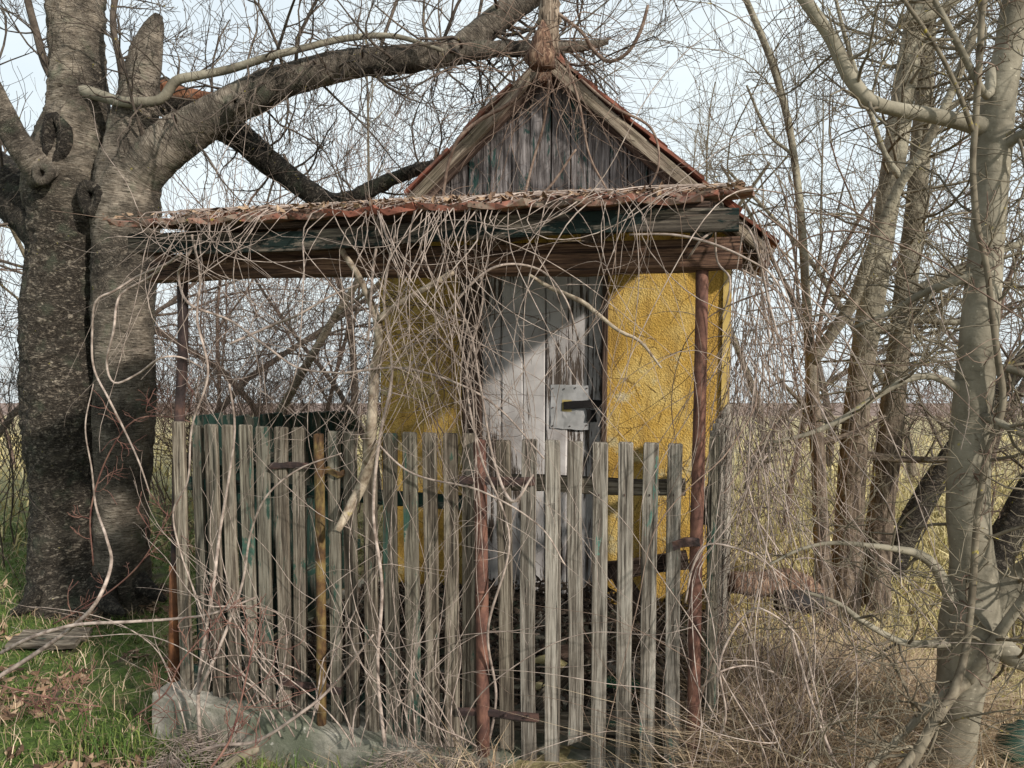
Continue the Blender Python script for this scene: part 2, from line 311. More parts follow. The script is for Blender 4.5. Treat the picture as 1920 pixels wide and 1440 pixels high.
def ground_mat():
    m, t, b = new_mat('ground'); v = coord(t, rnd=False)
    sp = t.nodes.new('ShaderNodeSeparateXYZ'); t.links.new(v, sp.inputs[0])
    n = noise(t, v, 1.3, 6, 0.6); f = noise(t, v, 22, 6, 0.7); far = noise(t, v, 0.05, 4)
    green = ramp(t, f, [(0.35, (0.035, 0.06, 0.012)), (0.6, (0.10, 0.15, 0.03))])
    dry = ramp(t, f, [(0.32, (0.20, 0.155, 0.07)), (0.65, (0.50, 0.42, 0.21))])
    soil = ramp(t, f, [(0.35, (0.04, 0.028, 0.018)), (0.65, (0.13, 0.095, 0.065))])
    # the grass changes from green to straw away from the tree on the left
    gl = mth(t, 'ADD', mth(t, 'MULTIPLY', sp.outputs[0], -0.45), mth(t, 'MULTIPLY', sp.outputs[1], -0.16))
    gm = ramp(t, mth(t, 'ADD', gl, n), [(0.25, 0.0), (0.75, 1.0)])
    c = mix(t, gm, dry, green)
    c = mix(t, ramp(t, noise(t, v, 3.0, 5), [(0.5, 0.0), (0.62, 0.9)]), c, soil)
    fd = ramp(t, mth(t, 'MULTIPLY', sp.outputs[1], 0.01), [(0.06, 0.0), (0.14, 1.0)])
    c = mix(t, fd, c, ramp(t, f, [(0.3, (0.30, 0.24, 0.12)), (0.7, (0.50, 0.42, 0.24))]))
    c = mix(t, ramp(t, mth(t, 'ADD', mth(t, 'MULTIPLY', sp.outputs[1], 0.01), mth(t, 'MULTIPLY', far, .3)), [(0.65, 0.0), (0.8, 1.0)]), c, (0.23, 0.16, 0.13))
    t.links.new(c, b.inputs['Base Color']); bump(t, b, f, 0.8, 0.04); return m
M['ground'] = ground_mat()
M['glass'] = plain('green bottle glass', (0.01, 0.06, 0.03), (0.02, 0.10, 0.05), 5, 0.15, 0)
M['greenplastic'] = plain('green plastic', (0.008, 0.03, 0.02), (0.02, 0.055, 0.036), 6, 0.45, 0.1)
M['yellowscrap'] = plain('yellowed plastic', (0.42, 0.33, 0.13), (0.68, 0.58, 0.30), 8, 0.5, 0.1)
M['rag'] = plain('pale rag', (0.35, 0.30, 0.24), (0.55, 0.50, 0.42), 9, 0.9, 0.4)

# ------------------------------------------------------------------ mesh helpers
WM = {}
def place(o, world=None, parent=None):
    world = world if world is not None else Matrix.Identity(4)
    COL.objects.link(o)
    if parent is not None:
        o.parent = parent; o.matrix_basis = WM[parent.name].inverted() @ world
    else: o.matrix_basis = world
    WM[o.name] = world.copy(); return o
def tag(o, label=None, cat=None, group=None, kind=None):
    if label: o['label'] = label
    if cat: o['category'] = cat
    if group: o['group'] = group
    if kind: o['kind'] = kind
    return o
def thing(name, label, cat, loc, group=None):
    o = bpy.data.objects.new(name, None); o.empty_display_size = 0.1
    place(o, Matrix.Translation(Vector(loc))); return tag(o, label, cat, group)
def mk_mesh(name, V, quads=None, tris=None, mat=None, smooth=False, uv=None, rnd=None):
    V = np.asarray(V, np.float32).reshape(-1, 3)
    quads = np.zeros((0, 4), np.int32) if quads is None else np.asarray(quads, np.int32).reshape(-1, 4)
    tris = np.zeros((0, 3), np.int32) if tris is None else np.asarray(tris, np.int32).reshape(-1, 3)
    me = bpy.data.meshes.new(name)
    me.vertices.add(len(V)); me.vertices.foreach_set('co', V.ravel())
    nl = quads.size + tris.size
    me.loops.add(nl); li = np.concatenate([quads.ravel(), tris.ravel()]); me.loops.foreach_set('vertex_index', li)
    nf = len(quads) + len(tris); me.polygons.add(nf)
    st = np.concatenate([np.arange(len(quads)) * 4, quads.size + np.arange(len(tris)) * 3]).astype(np.int32)
    me.polygons.foreach_set('loop_start', st)
    if uv is not None:
        ul = me.uv_layers.new(name='UVMap'); ul.data.foreach_set('uv', np.asarray(uv, np.float32).ravel())
    if rnd is not None:
        a = me.attributes.new('rnd', 'FLOAT', 'POINT'); a.data.foreach_set('value', np.asarray(rnd, np.float32))
    me.polygons.foreach_set('use_smooth', np.full(nf, bool(smooth)))
    me.update(calc_edges=True); me.validate()
    if mat is not None: me.materials.append(mat)
    return me
def mesh_part(name, V, quads, tris, mat, parent, smooth=False, uv=None, rnd=None, loc=None):
    """world-space vertices -> an object whose origin is loc (or the parent's origin)"""
    if loc is None: loc = WM[parent.name].translation if parent is not None else Vector((0, 0, 0))
    loc = Vector(loc); V = np.asarray(V, float).reshape(-1, 3) - np.array(loc)
    me = mk_mesh(name, V, quads, tris, mat, smooth, uv, rnd)
    return place(bpy.data.objects.new(name, me), Matrix.Translation(loc), parent)

def frame_of(z, x):
    z = Vector(z).normalized(); x = Vector(x); x = (x - z * x.dot(z)).normalized(); y = z.cross(x)
    return Matrix((x, y, z)).transposed().to_4x4()
def plank_mesh(L, wd, th, rings=5, warp=0.004, wear=0.002, ch=0.15, top_round=0.0, broken=0.0):
    zs = np.linspace(0, L, rings); c = min(wd, th) * ch
    prof = np.array([[-wd / 2 + c, -th / 2], [wd / 2 - c, -th / 2], [wd / 2, -th / 2 + c], [wd / 2, th / 2 - c],
                     [wd / 2 - c, th / 2], [-wd / 2 + c, th / 2], [-wd / 2, th / 2 - c], [-wd / 2, -th / 2 + c]])
    V = []; wx = rng.normal(0, warp, 2); wy = rng.normal(0, warp, 2)
    for i, z in enumerate(zs):
        s = z / max(L, 1e-6); p = prof.copy()
        p = p + rng.normal(0, wear, p.shape)
        p[:, 0] += wx[0] * math.sin(math.pi * s) + wx[1] * math.sin(2 * math.pi * s)
        p[:, 1] += wy[0] * math.sin(math.pi * s) + wy[1] * math.sin(2 * math.pi * s)
        zz = np.full(8, z)
        if broken and i == 0: zz = zz + rng.uniform(0, broken, 8)
        V.append(np.column_stack([p, zz]))
    if top_round:
        e = V[-1].copy(); e[:, :2] *= np.array([0.86, 0.8]); e[:, 2] += top_round; V.append(e)
    n = len(V); V = np.concatenate(V); Q = []
    for i in range(n - 1):
        for k in range(8):
            a = i * 8 + k; b_ = i * 8 + (k + 1) % 8; Q.append((a, b_, b_ + 8, a + 8))
    t = (n - 1) * 8
    for base, fl in ((0, True), (t, False)):
        for q in ((0, 1, 2, 3), (0, 3, 4, 7), (7, 4, 5, 6)):
            q = [base + k for k in q]; Q.append(q[::-1] if fl else q)
    return V, np.array(Q)
def plank(name, p0, p1, xdir, wd, th, mat, parent, label=None, **kw):
    p0 = Vector(p0); p1 = Vector(p1); L = (p1 - p0).length
    V, Q = plank_mesh(L, wd, th, **kw)
    me = mk_mesh(name, V, Q, None, mat)
    mtx = Matrix.Translation(p0) @ frame_of(p1 - p0, xdir)
    o = place(bpy.data.objects.new(name, me), mtx, parent)
    if label: o['label'] = label
    return o
def boxpart(name, u0, u1, v0, v1, z0, z1, mat, parent, rough=0.0, nu=1, nz=1):
    """a box square to the hut, optionally divided and roughened"""
    cu, cv = (u0 + u1) / 2, (v0 + v1) / 2
    us = np.linspace(u0 - cu, u1 - cu, nu + 1); zs = np.linspace(0, z1 - z0, nz + 1); hv = (v1 - v0) / 2
    V = []; idx = {}
    def vid(i, j, k):
        if (i, j, k) not in idx:
            p = np.array([us[i], (-hv, hv)[j], zs[k]]) + (rng.normal(0, rough, 3) if rough else 0)
            idx[(i, j, k)] = len(V); V.append(p)
        return idx[(i, j, k)]
    Q = []
    for i in range(nu):
        for k in range(nz):
            Q.append((vid(i, 0, k), vid(i + 1, 0, k), vid(i + 1, 0, k + 1), vid(i, 0, k + 1)))
            Q.append((vid(i + 1, 1, k), vid(i, 1, k), vid(i, 1, k + 1), vid(i + 1, 1, k + 1)))
        Q.append((vid(i, 0, nz), vid(i + 1, 0, nz), vid(i + 1, 1, nz), vid(i, 1, nz)))
        Q.append((vid(i, 1, 0), vid(i + 1, 1, 0), vid(i + 1, 0, 0), vid(i, 0, 0)))
    for k in range(nz):
        Q.append((vid(0, 1, k), vid(0, 0, k), vid(0, 0, k + 1), vid(0, 1, k + 1)))
        Q.append((vid(nu, 0, k), vid(nu, 1, k), vid(nu, 1, k + 1), vid(nu, 0, k + 1)))
    me = mk_mesh(name, V, Q, None, mat)
    mtx = Matrix.Translation(Vector(Wp(cu, cv, z0))) @ Matrix.Rotation(-AL, 4, 'Z')
    return place(bpy.data.objects.new(name, me), mtx, parent)

def catmull(P, step):
    P = np.asarray(P, float)
    if len(P) < 3: 
        n = max(2, int(np.linalg.norm(P[-1, :3] - P[0, :3]) / step) + 1); return P[0] + (P[-1] - P[0]) * np.linspace(0, 1, n)[:, None]
    Q = np.vstack([2 * P[0] - P[1], P, 2 * P[-1] - P[-2]]); out = []
    for i in range(1, len(Q) - 2):
        n = max(1, int(np.linalg.norm(Q[i + 1, :3] - Q[i, :3]) / step))
        t = np.linspace(0, 1, n, endpoint=False)[:, None]
        a, b_, c, d = Q[i - 1], Q[i], Q[i + 1], Q[i + 2]
        out.append(0.5 * (2 * b_ + (c - a) * t + (2 * a - 5 * b_ + 4 * c - d) * t ** 2 + (3 * b_ - a - 3 * c + d) * t ** 3))
    out.append(P[-1:]); return np.vstack(out)

def tube_arrays(polys, sides=3):
    """many thin tapering stems at once; polys = [(points (n,3), radii (n))]"""
    groups = {}
    for p, r in polys:
        p = np.asarray(p, float); groups.setdefault(len(p), []).append((p, np.asarray(r, float) * np.ones(len(p))))
    Vs, Qs, off = [], [], 0
    ang = np.arange(sides) * 2 * math.pi / sides
    for n, lst in groups.items():
        if n < 2: continue
        P = np.stack([a for a, _ in lst]); R = np.stack([b_ for _, b_ in lst])
        T = np.empty_like(P); T[:, 1:-1] = P[:, 2:] - P[:, :-2]; T[:, 0] = P[:, 1] - P[:, 0]; T[:, -1] = P[:, -1] - P[:, -2]
        T /= np.linalg.norm(T, axis=2, keepdims=True) + 1e-9
        mean = T.mean(axis=1); mean /= np.linalg.norm(mean, axis=1, keepdims=True) + 1e-9
        ref = np.where(np.abs(mean[:, 2:3]) < 0.75, np.array([[0, 0, 1.0]]), np.array([[0.9, 0.43, 0]]))
        ref = np.repeat(ref[:, None, :], n, axis=1)
        A = np.cross(T, ref); A /= np.linalg.norm(A, axis=2, keepdims=True) + 1e-9; B = np.cross(T, A)
        ring = P[:, :, None, :] + R[:, :, None, None] * (A[:, :, None, :] * np.cos(ang)[:, None] + B[:, :, None, :] * np.sin(ang)[:, None])
        m = len(lst); Vs.append(ring.reshape(-1, 3))
        base = off + np.arange(m)[:, None, None] * n * sides + np.arange(n - 1)[None, :, None] * sides
        k = np.arange(sides)[None, None, :]; k2 = (k + 1) % sides
        Qs.append(np.stack([base + k, base + k2, base + k2 + sides, base + k + sides], axis=-1).reshape(-1, 4))
        off += m * n * sides
    return np.concatenate(Vs), np.concatenate(Qs)
def stems(name, polys, mat, parent, sides=3, kind=None, label=None, loc=None):
    V, Q = tube_arrays(polys, sides)
    o = mesh_part(name, V, Q, None, mat, parent, True, loc=loc)
    if kind: o['kind'] = kind
    if label: o['label'] = label
    return o

def hash_noise(P, s):
    return (np.sin(P[:, 0] * s * 1.7 + 1.3 * np.sin(P[:, 2] * s * .9)) * np.sin(P[:, 1] * s * 1.9 + 2.1 * np.sin(P[:, 0] * s * .8)) +
            np.sin(P[:, 2] * s * 1.4 + 1.7 * np.sin(P[:, 1] * s * 1.1)))
def vnoise(P):
    i = np.floor(P).astype(np.int64); f = P - i; f = f * f * (3 - 2 * f); out = 0
    for dx in (0, 1):
        for dy in (0, 1):
            for dz in (0, 1):
                h = ((i[:, 0] + dx) * 73856093) ^ ((i[:, 1] + dy) * 19349663) ^ ((i[:, 2] + dz) * 83492791)
                h = (h * 2654435761) & 0xffffffff; h = ((h ^ (h >> 15)) * 2246822519) & 0xffffffff
                out = out + (h / 4294967295.0) * (f[:, 0] if dx else 1 - f[:, 0]) * (f[:, 1] if dy else 1 - f[:, 1]) * (f[:, 2] if dz else 1 - f[:, 2])
    return out * 2 - 1
def limb(name, C, mat, parent, sides=20, step=0.04, lump=0.04, rough=0.012, plates=0.0):
    """a thick stem with uv (round, along) through rows of (x, y, z, radius), lumpy like bark"""
    C = catmull(C, step); P, R = C[:, :3], C[:, 3]
    n = len(P); T = np.gradient(P, axis=0); T /= np.linalg.norm(T, axis=1, keepdims=True)
    A = np.zeros_like(P); a = np.cross(T[0], [0.3, 0.9, 0.1]); a /= np.linalg.norm(a)
    for i in range(n):
        a = a - T[i] * (a @ T[i]); a /= np.linalg.norm(a); A[i] = a
    B = np.cross(T, A); ang = np.linspace(0, 2 * math.pi, sides, endpoint=False)
    ring = P[:, None, :] + R[:, None, None] * (A[:, None, :] * np.cos(ang)[None, :, None] + B[:, None, :] * np.sin(ang)[None, :, None])
    dirn = (ring - P[:, None, :]).reshape(-1, 3); F = ring.reshape(-1, 3)
    rr = np.repeat(R, sides); k = hash_noise(F, 5.0) * lump * 0.5 + hash_noise(F + 3.1, 19.0) * lump * 0.22
    rg = rng.normal(0, 1, len(F)) * rough + hash_noise(F + 7.7, 61.0) * rough
    F = F + dirn * (k + rg)[:, None]
    if plates:                                                        # broken bark plates
        q = F * np.array([1, 1, 1.5]); n1 = vnoise(q * 17 + 40) ; n2 = vnoise(q * 38 + 9); n3 = vnoise(F * 6.5)
        F = F + (dirn / np.maximum(rr, .01)[:, None]) * (plates * (1 - 2.2 * np.abs(n1) + .6 * n2 + .8 * n3))[:, None]
    ii, kk = np.meshgrid(np.arange(n - 1), np.arange(sides), indexing='ij'); k2 = (kk + 1) % sides
    Q = np.stack([ii * sides + kk, ii * sides + k2, (ii + 1) * sides + k2, (ii + 1) * sides + kk], -1).reshape(-1, 4)
    ln = np.concatenate([[0], np.cumsum(np.linalg.norm(np.diff(P, axis=0), axis=1))]); rm = R.mean()
    ua = (kk / sides) * 2 * math.pi * rm; ub = ((kk + 1) / sides) * 2 * math.pi * rm
    uv = np.stack([np.stack([ua, ln[ii]], -1), np.stack([ub, ln[ii]], -1), np.stack([ub, ln[ii + 1]], -1), np.stack([ua, ln[ii + 1]], -1)], -2).reshape(-1, 2)
    tri = []
    V = [F]; c0 = len(F); V.append(P[:1]); V.append(P[-1:] + T[-1:] * R[-1] * 0.3)
    for j in range(sides):
        tri.append((c0, (j + 1) % sides, j)); tri.append((c0 + 1, (n - 1) * sides + j, (n - 1) * sides + (j + 1) % sides))
    uv = np.concatenate([uv, np.zeros((len(tri) * 3, 2))])
    return mesh_part(name, np.concatenate(V), Q, tri, mat, parent, True, uv), C

def trace(pts, d0, d1=None):
    """(px, py, width in px) of the photograph -> rows (x, y, z, radius) at a real depth"""
    d1 = d0 if d1 is None else d1; n = len(pts); out = []
    for i, q in enumerate(pts):
        d = q[3] if len(q) > 3 else d0 + (d1 - d0) * i / max(1, n - 1)
        p = at(q[0], q[1], d); out.append((*p, q[2] * d / FPX / 2))
    return np.array(out)

# ------------------------------------------------------------------ bare twigs
def unit(v): return v / (np.linalg.norm(v) + 1e-9)
def grow(out, p, d, L, r, lev, maxlev, wander=0.25, up=0.15, nseg=6, kids=(4, 7), ang=(0.5, 1.0), ratio=(0.4, 0.7), rmin=0.0016, start=0.2):
    pts = [p]; dirs = []; d = unit(d); step = L / nseg; cur = rng.normal(0, wander * .5, 3)
    for i in range(nseg):
        cur = cur * 0.5 + rng.normal(0, wander, 3) * 0.6
        d = unit(d + cur + np.array([0, 0, up])); p = p + d * step; pts.append(p); dirs.append(d)
    rs = np.linspace(r, max(rmin, r * 0.35), nseg + 1)
    out.append((lev, np.array(pts), rs))
    if lev >= maxlev: return
    for k in range(rng.integers(kids[0], kids[1] + 1)):
        f = start + (1 - start) * rng.random(); i = min(nseg - 1, int(f * nseg)); q = pts[i] + (pts[i + 1] - pts[i]) * (f * nseg - i)
        s = unit(np.cross(dirs[i], rng.normal(0, 1, 3))); a = rng.uniform(*ang)
        nd = dirs[i] * math.cos(a) + s * math.sin(a)
        grow(out, q, nd, L * rng.uniform(*ratio), max(rmin, rs[i] * rng.uniform(.45, .65)), lev + 1, maxlev, wander, up, max(3, nseg - 1), kids, ang, ratio, rmin, 0.15)
def sprout(out, C, n, L, rfac=0.35, lev=1, maxlev=3, side=None, f0=0.1, up=0.1, wander=0.28, kids=(3, 6), rmax=0.012, rmin=0.0014):
    """side shoots along a traced limb"""
    P, R = C[:, :3], C[:, 3]; T = np.gradient(P, axis=0)
    for _ in range(n):
        i = int((f0 + (1 - f0) * rng.random()) * (len(P) - 1)); t = unit(T[i]); s = unit(np.cross(t, rng.normal(0, 1, 3)))
        if side is not None: s = unit(s + np.array(side) * rng.uniform(0.3, 1.2))
        d = unit(s + t * rng.uniform(0.0, 0.7))
        grow(out, P[i] + s * R[i] * 0.7, d, L * rng.uniform(0.5, 1.3), min(rmax, R[i] * rfac), lev, maxlev, wander, up, 6, kids, rmin=rmin)

# ================================================================== GROUND
def build_ground():
    xs = np.concatenate([-np.geomspace(3000, 4.2, 45), np.linspace(-4, 4, 90), np.geomspace(4.2, 3000, 45)])
    ys = np.concatenate([np.linspace(-6, 1.2, 12), np.linspace(1.3, 9, 95), np.geomspace(9.2, 3500, 70)])
    X, Y = np.meshgrid(xs, ys); Z = gz(X, Y)
    fl = (np.abs(X) < 5) & (Y < 9) & (Y > 0)
    Z = Z + np.where(fl, rng.normal(0, 0.012, Z.shape), 0)
    V = np.stack([X, Y, Z], -1).reshape(-1, 3); nx = len(xs); ny = len(ys)
    j, i = np.meshgrid(np.arange(ny - 1), np.arange(nx - 1), indexing='ij'); a = j * nx + i
    Q = np.stack([a, a + 1, a + nx + 1, a + nx], -1).reshape(-1, 4)
    o = mesh_part('ground', V, Q, None, M['ground'], None, True); o['kind'] = 'structure'
build_ground()

# ================================================================== HUT
hut = thing('hut', 'small derelict yellow hut with grey plank gable, tiled roof and sagging tiled porch', 'hut', Wp(-1.09, WV, 0))
Z3 = np.array([0, 0, 1.0])
UL, UR = -2.12, -0.054
# walls
boxpart('wall', UL, -1.585, WV, WV + .16, -.3, 2.34, M['stucco'], hut)
boxpart('wall', -0.715, UR, WV, WV + .16, -.3, 2.34, M['stucco'], hut)
boxpart('wall', -1.585, -0.715, WV + .003, WV + .155, 1.99, 2.34, M['stucco'], hut)
boxpart('wall', UR - .16, UR - .002, WV + .163, WV + 2.4, -.6, 2.16, M['stucco'], hut)
boxpart('wall', UL + .002, UL + .16, WV + .163, WV + 2.4, -.6, 2.16, M['stucco'], hut)
boxpart('wall', UL, UR, WV + 2.403, WV + 2.55, -.8, 2.3, M['stucco'], hut)
boxpart('corner_trim', UR - .024, UR + .012, WV - .014, WV + .03, -.1, 2.2, M['trim'], hut)
boxpart('floor', UL + .1, UR - .1, WV - .01, WV + 2.4, -.35, -.012, M['concrete'], hut)
# door
dfrm = []
for a, b_ in ((-1.585, -1.475), (-0.735, -0.705)):
    plank('door_frame', Wp((a + b_) / 2, WV + .02, -.02), Wp((a + b_) / 2, WV + .02, 1.99), UV_, b_ - a - .004, .12, M['frame'], hut, rings=7)
plank('door_frame', Wp(-1.47, WV + .02, 1.965), Wp(-0.74, WV + .02, 1.965), VV_, .12, .05, M['frame'], hut)
door = boxpart('door', -1.468, -.742, WV + .052, WV + .075, .0, 1.935, M['frame'], hut)
us = [-1.468, -1.345, -1.21, -1.075, -.945, -.822, -.742]
for a, b_ in zip(us[:-1], us[1:]):
    vo = rng.normal(0, .0025)
    plank('door_plank', Wp((a + b_) / 2, WV + .036 + vo, .02), Wp((a + b_) / 2, WV + .036 + vo, 1.93), UV_, b_ - a - .0035, .026, M['door'], door, rings=8, warp=.003, wear=.0012, ch=.22)
pa, pb = onp(1033, 803, WV + .016), onp(1105, 723, WV + .016)
def panel(name, p0, p1, th, mat, parent, nx=6, nz=6, dent=.002):
    """a thin upright sheet facing the road, with small dents"""
    u0, u1 = sorted((ucoord(p0), ucoord(p1))); v = float(p0 @ VV_)
    o = boxpart(name, u0, u1, v - th, v, min(p0[2], p1[2]), max(p0[2], p1[2]), mat, parent, dent, nx, nz); return o
lp = panel('lock_plate', pa, pb, .004, M['plate'], door)
panel('rust_stain', onp(1054, 771, WV + .0105), onp(1072, 750, WV + .0105), .001, M['stain'], door, 1, 1, 0)
plank('hasp', onp(1057, 760, WV + .004), onp(1132, 758, WV + .004), Z3, .042, .008, M['black'], door)
panel('lock_hole_patch', onp(1100, 790, WV + .007), onp(1118, 768, WV + .007), .003, M['black'], door, 2, 2, .002)  # solid black panel painting the dark inside the lock opening
for i, yy in ((0, 728), (2, 729), (4, 727), (6, 728), (0, 798), (3, 799), (6, 797), (0, 764)):
        p = onp(1037 + i * 10.6, yy, WV + .011); boxpart('nail_head', ucoord(p) - .003, ucoord(p) + .003, WV + .006, WV + .011, p[2] - .003, p[2] + .003, M['rustdark'], door)
# gable boards
AU, AZ = -1.035, 3.075; EU, EZ = 1.16, 2.03          # ridge, half span, eave height
slope = (AZ - EZ) / EU
def roof_z(u): return AZ - abs(u - AU) * slope
ub = UL + .01; GV = WV - .03
while ub < UR - .02:
    wd = rng.uniform(.085, .135); u1 = min(ub + wd, UR)
    zt0, zt1 = roof_z(ub) - .03, roof_z(u1) - .03
    zb = 2.20 + rng.normal(0, .006); off = GV + rng.normal(0, .006)
    if max(zt0, zt1) > zb + .03:
        n = 4; V = []
        g = .004
        for k in range(n + 1):
            s = k / n
            for uu, zt in ((ub + g, zt0), (u1 - g, zt1)):
                z = zb + (max(zt, zb + .01) - zb) * s
                for vv in (off - .011, off + .011): V.append(Wp(uu + rng.normal(0, .0012), vv + rng.normal(0, .0012), z))
        V = np.array(V); Q = []
        for k in range(n):
            a = k * 4; b2 = a + 4
            Q += [(a, a + 2, b2 + 2, b2), (a + 3, a + 1, b2 + 1, b2 + 3), (a + 1, a, b2, b2 + 1), (a + 2, a + 3, b2 + 3, b2 + 2)]
        Q += [(1, 3, 2, 0), (n * 4, n * 4 + 2, n * 4 + 3, n * 4 + 1)]
        mtx = Matrix.Translation(Vector(Wp((ub + u1) / 2, off, zb))) @ Matrix.Rotation(-AL, 4, 'Z')
        Vl = np.array([list(mtx.inverted() @ Vector(p)) for p in V])
        me = mk_mesh('gable_plank', Vl, Q, None, M['gable']); place(bpy.data.objects.new('gable_plank', me), mtx, hut)
    ub = u1
for vv, mt in ((WV + .02, 'frame'), (WV + 2.47, 'gable')):
    V = [Wp(UL + .02, vv, 2.2), Wp(UR - .02, vv, 2.2), Wp(AU, vv, AZ - .05)]; V += [p + VV_ * .02 for p in V]
    mesh_part('gable_backing', V, [(0, 1, 4, 3), (1, 2, 5, 4), (2, 0, 3, 5)], [(0, 2, 1), (3, 4, 5)], M[mt], hut)
# roof deck and barge boards
BV = WV - .14
def slab(name, P4, th, mat, parent):
    P4 = np.array(P4); nrm = unit(np.cross(P4[1] - P4[0], P4[3] - P4[0])); V = np.concatenate([P4, P4 - nrm * th])
    Q = [(0, 1, 2, 3), (7, 6, 5, 4), (0, 4, 5, 1), (1, 5, 6, 2), (2, 6, 7, 3), (3, 7, 4, 0)]
    return mesh_part(name, V, Q, None, mat, parent)
for sgn in (1, -1):
    e, r_ = AU + sgn * EU, AU
    q = [Wp(r_, BV + .02, AZ), Wp(e, BV + .02, EZ), Wp(e, WV + 2.7, EZ), Wp(r_, WV + 2.7, AZ)]
    slab('roof_deck', q if sgn < 0 else [q[0], q[3], q[2], q[1]], .02, M['frame'], hut)
    nd = unit(np.array([0, 0, 1.0]) + UV_ * slope * sgn)
    plank('barge_board', Wp(e + sgn * .03, BV - .012, EZ - .03 - .03), Wp(r_ + sgn * .02, BV - .012, AZ - .03), nd, .064, .028, M['barge'], hut, rings=9, warp=.006, wear=.003)
    plank('rafter', Wp(e, BV + .03, EZ - .07), Wp(r_ + sgn * .03, BV + .03, AZ - .07), nd, .07, .04, M['frame'], hut, rings=4)
# main roof tiles (shared meshes)
def tile_mesh(name, wd, ln, th, mat, hole_spots=False):
    """flat clay tile: x across, z up the slope, y thickness, worn edges"""
    nx, nz = 4, 3; V = []; Q = []
    xs = np.linspace(-wd / 2, wd / 2, nx + 1); zs = np.linspace(0, ln, nz + 1)
    for s in (0, 1):
        for k, z in enumerate(zs):
            for i, x in enumerate(xs):
                edge = (k in (0, nz)) or (i in (0, nx))
                V.append((x + rng.normal(0, .003) * edge, (th if s else 0) + rng.normal(0, .0015) + .006 * math.cos(i / nx * 2 * math.pi), z + rng.normal(0, .006) * (k == 0)))
    m = (nx + 1) * (nz + 1); f = lambda s, k, i: s * m + k * (nx + 1) + i
    for k in range(nz):
        for i in range(nx):
            Q.append((f(1, k, i), f(1, k + 1, i), f(1, k + 1, i + 1), f(1, k, i + 1))); Q.append((f(0, k, i), f(0, k, i + 1), f(0, k + 1, i + 1), f(0, k + 1, i)))
    for i in range(nx):
        Q.append((f(0, 0, i), f(1, 0, i), f(1, 0, i + 1), f(0, 0, i + 1))); Q.append((f(0, nz, i), f(0, nz, i + 1), f(1, nz, i + 1), f(1, nz, i)))
    for k in range(nz):
        Q.append((f(0, k, 0), f(0, k + 1, 0), f(1, k + 1, 0), f(1, k, 0))); Q.append((f(0, k, nx), f(1, k, nx), f(1, k + 1, nx), f(0, k + 1, nx)))
    nb = len(Q); T = []
    if hole_spots:
        for i in range(4):
            xc = -wd * .36 + i * wd * .24 + rng.normal(0, .004); c = len(V)
            for a in range(6): V.append((xc + .004 * math.cos(a * 1.047), th * .55 + .003 * math.sin(a * 1.047) + .003, -.009))  # flat dark hexagons on the tile edge paint the shade of openings
            Q += [(c, c + 1, c + 2, c + 3), (c, c + 3, c + 4, c + 5)]
    me = mk_mesh(name, V, Q, None, mat)
    if hole_spots:
        me.materials.append(M['hole_dark'])
        for p in me.polygons[nb:]: p.material_index = 1
    return me
TM = [tile_mesh('roof_tile', .19, .36, .016, M['tilered'] if i % 2 else M['tile']) for i in range(6)]
PT = [tile_mesh('porch_tile', .20, .37, .021, M['tilered'] if i == 2 else M['tile'], True) for i in range(6)]
def lay_tile(name, me, p, up, across, parent):
    z = Vector(up).normalized(); x = Vector(across).normalized(); y = z.cross(x)
    if y.z < 0: x = -x; y = -y
    mtx = Matrix.Translation(Vector(p)) @ Matrix((x, y, z)).transposed().to_4x4()
    return place(bpy.data.objects.new(name, me), mtx, parent)
for sgn in (1, -1):
    upd = unit(-UV_ * sgn + np.array([0, 0, slope])); nrm = unit(np.array([0, 0, 1.0]) + UV_ * slope * sgn); L = EU * math.sqrt(1 + slope ** 2)
    for r_ in range(6):
        for c in range(14):
            if sgn < 0 and r_ > 3 and c > 3: continue
            s = r_ * .255 - .04 + rng.normal(0, .008); v = BV + .06 + c * .196 + rng.normal(0, .006) + (.04 if r_ % 2 else 0)
            p = Wp(AU + sgn * EU, v, EZ) + upd * s + nrm * (.012 + rng.uniform(0, .01))
            upj = unit(upd + nrm * -.055 + rng.normal(0, .012, 3)); 
            lay_tile('roof_tile', random.choice(TM), p + nrm * .018, upj, VV_ + rng.normal(0, .015, 3), hut)
for c in range(9):
    p = Wp(AU, BV + .02 + c * .3, AZ + .02); V = []; Q = []
    for k in range(2):
        for a in np.linspace(0, math.pi, 7):
            for rr in (.085, .07): V.append(p + UV_ * rr * math.cos(a) * (1 + .1 * k) + Z3 * (rr * math.sin(a) * .8 - .03) + VV_ * .33 * k)
    for a in range(6):
        i = a * 2; j = 14 + i; Q += [(i, i + 2, j + 2, j), (i + 3, i + 1, j + 1, j + 3), (i + 2, i, i + 1, i + 3), (j, j + 2, j + 3, j + 1)]
    Q += [(0, 14, 15, 1), (12, 13, 27, 26)]
    mesh_part('ridge_tile', V, Q, None, M['tilered'], hut)
# rotten timber standing up at the ridge end
C = trace([(1014, 128, 50), (1014, 108, 50), (1016, 80, 38), (1018, 55, 22), (1017, 38, 5)], 4.08)
limb('ridge_timber', C, M['rotten'], hut, 7, .03, .16, .10)
C = trace([(1036, 105, 18), (1035, 70, 24), (1031, 40, 36), (1030, 15, 38), (1033, -8, 30), (1036, -30, 14)], 4.13)
limb('ridge_post', C, M['oldpost'], hut, 12, .025, .22, .12)
plank('ridge_beam', Wp(AU, BV - .05, AZ - .09), Wp(AU, WV + 2.6, AZ - .09), UV_, .07, .10, M['rotten'], hut)

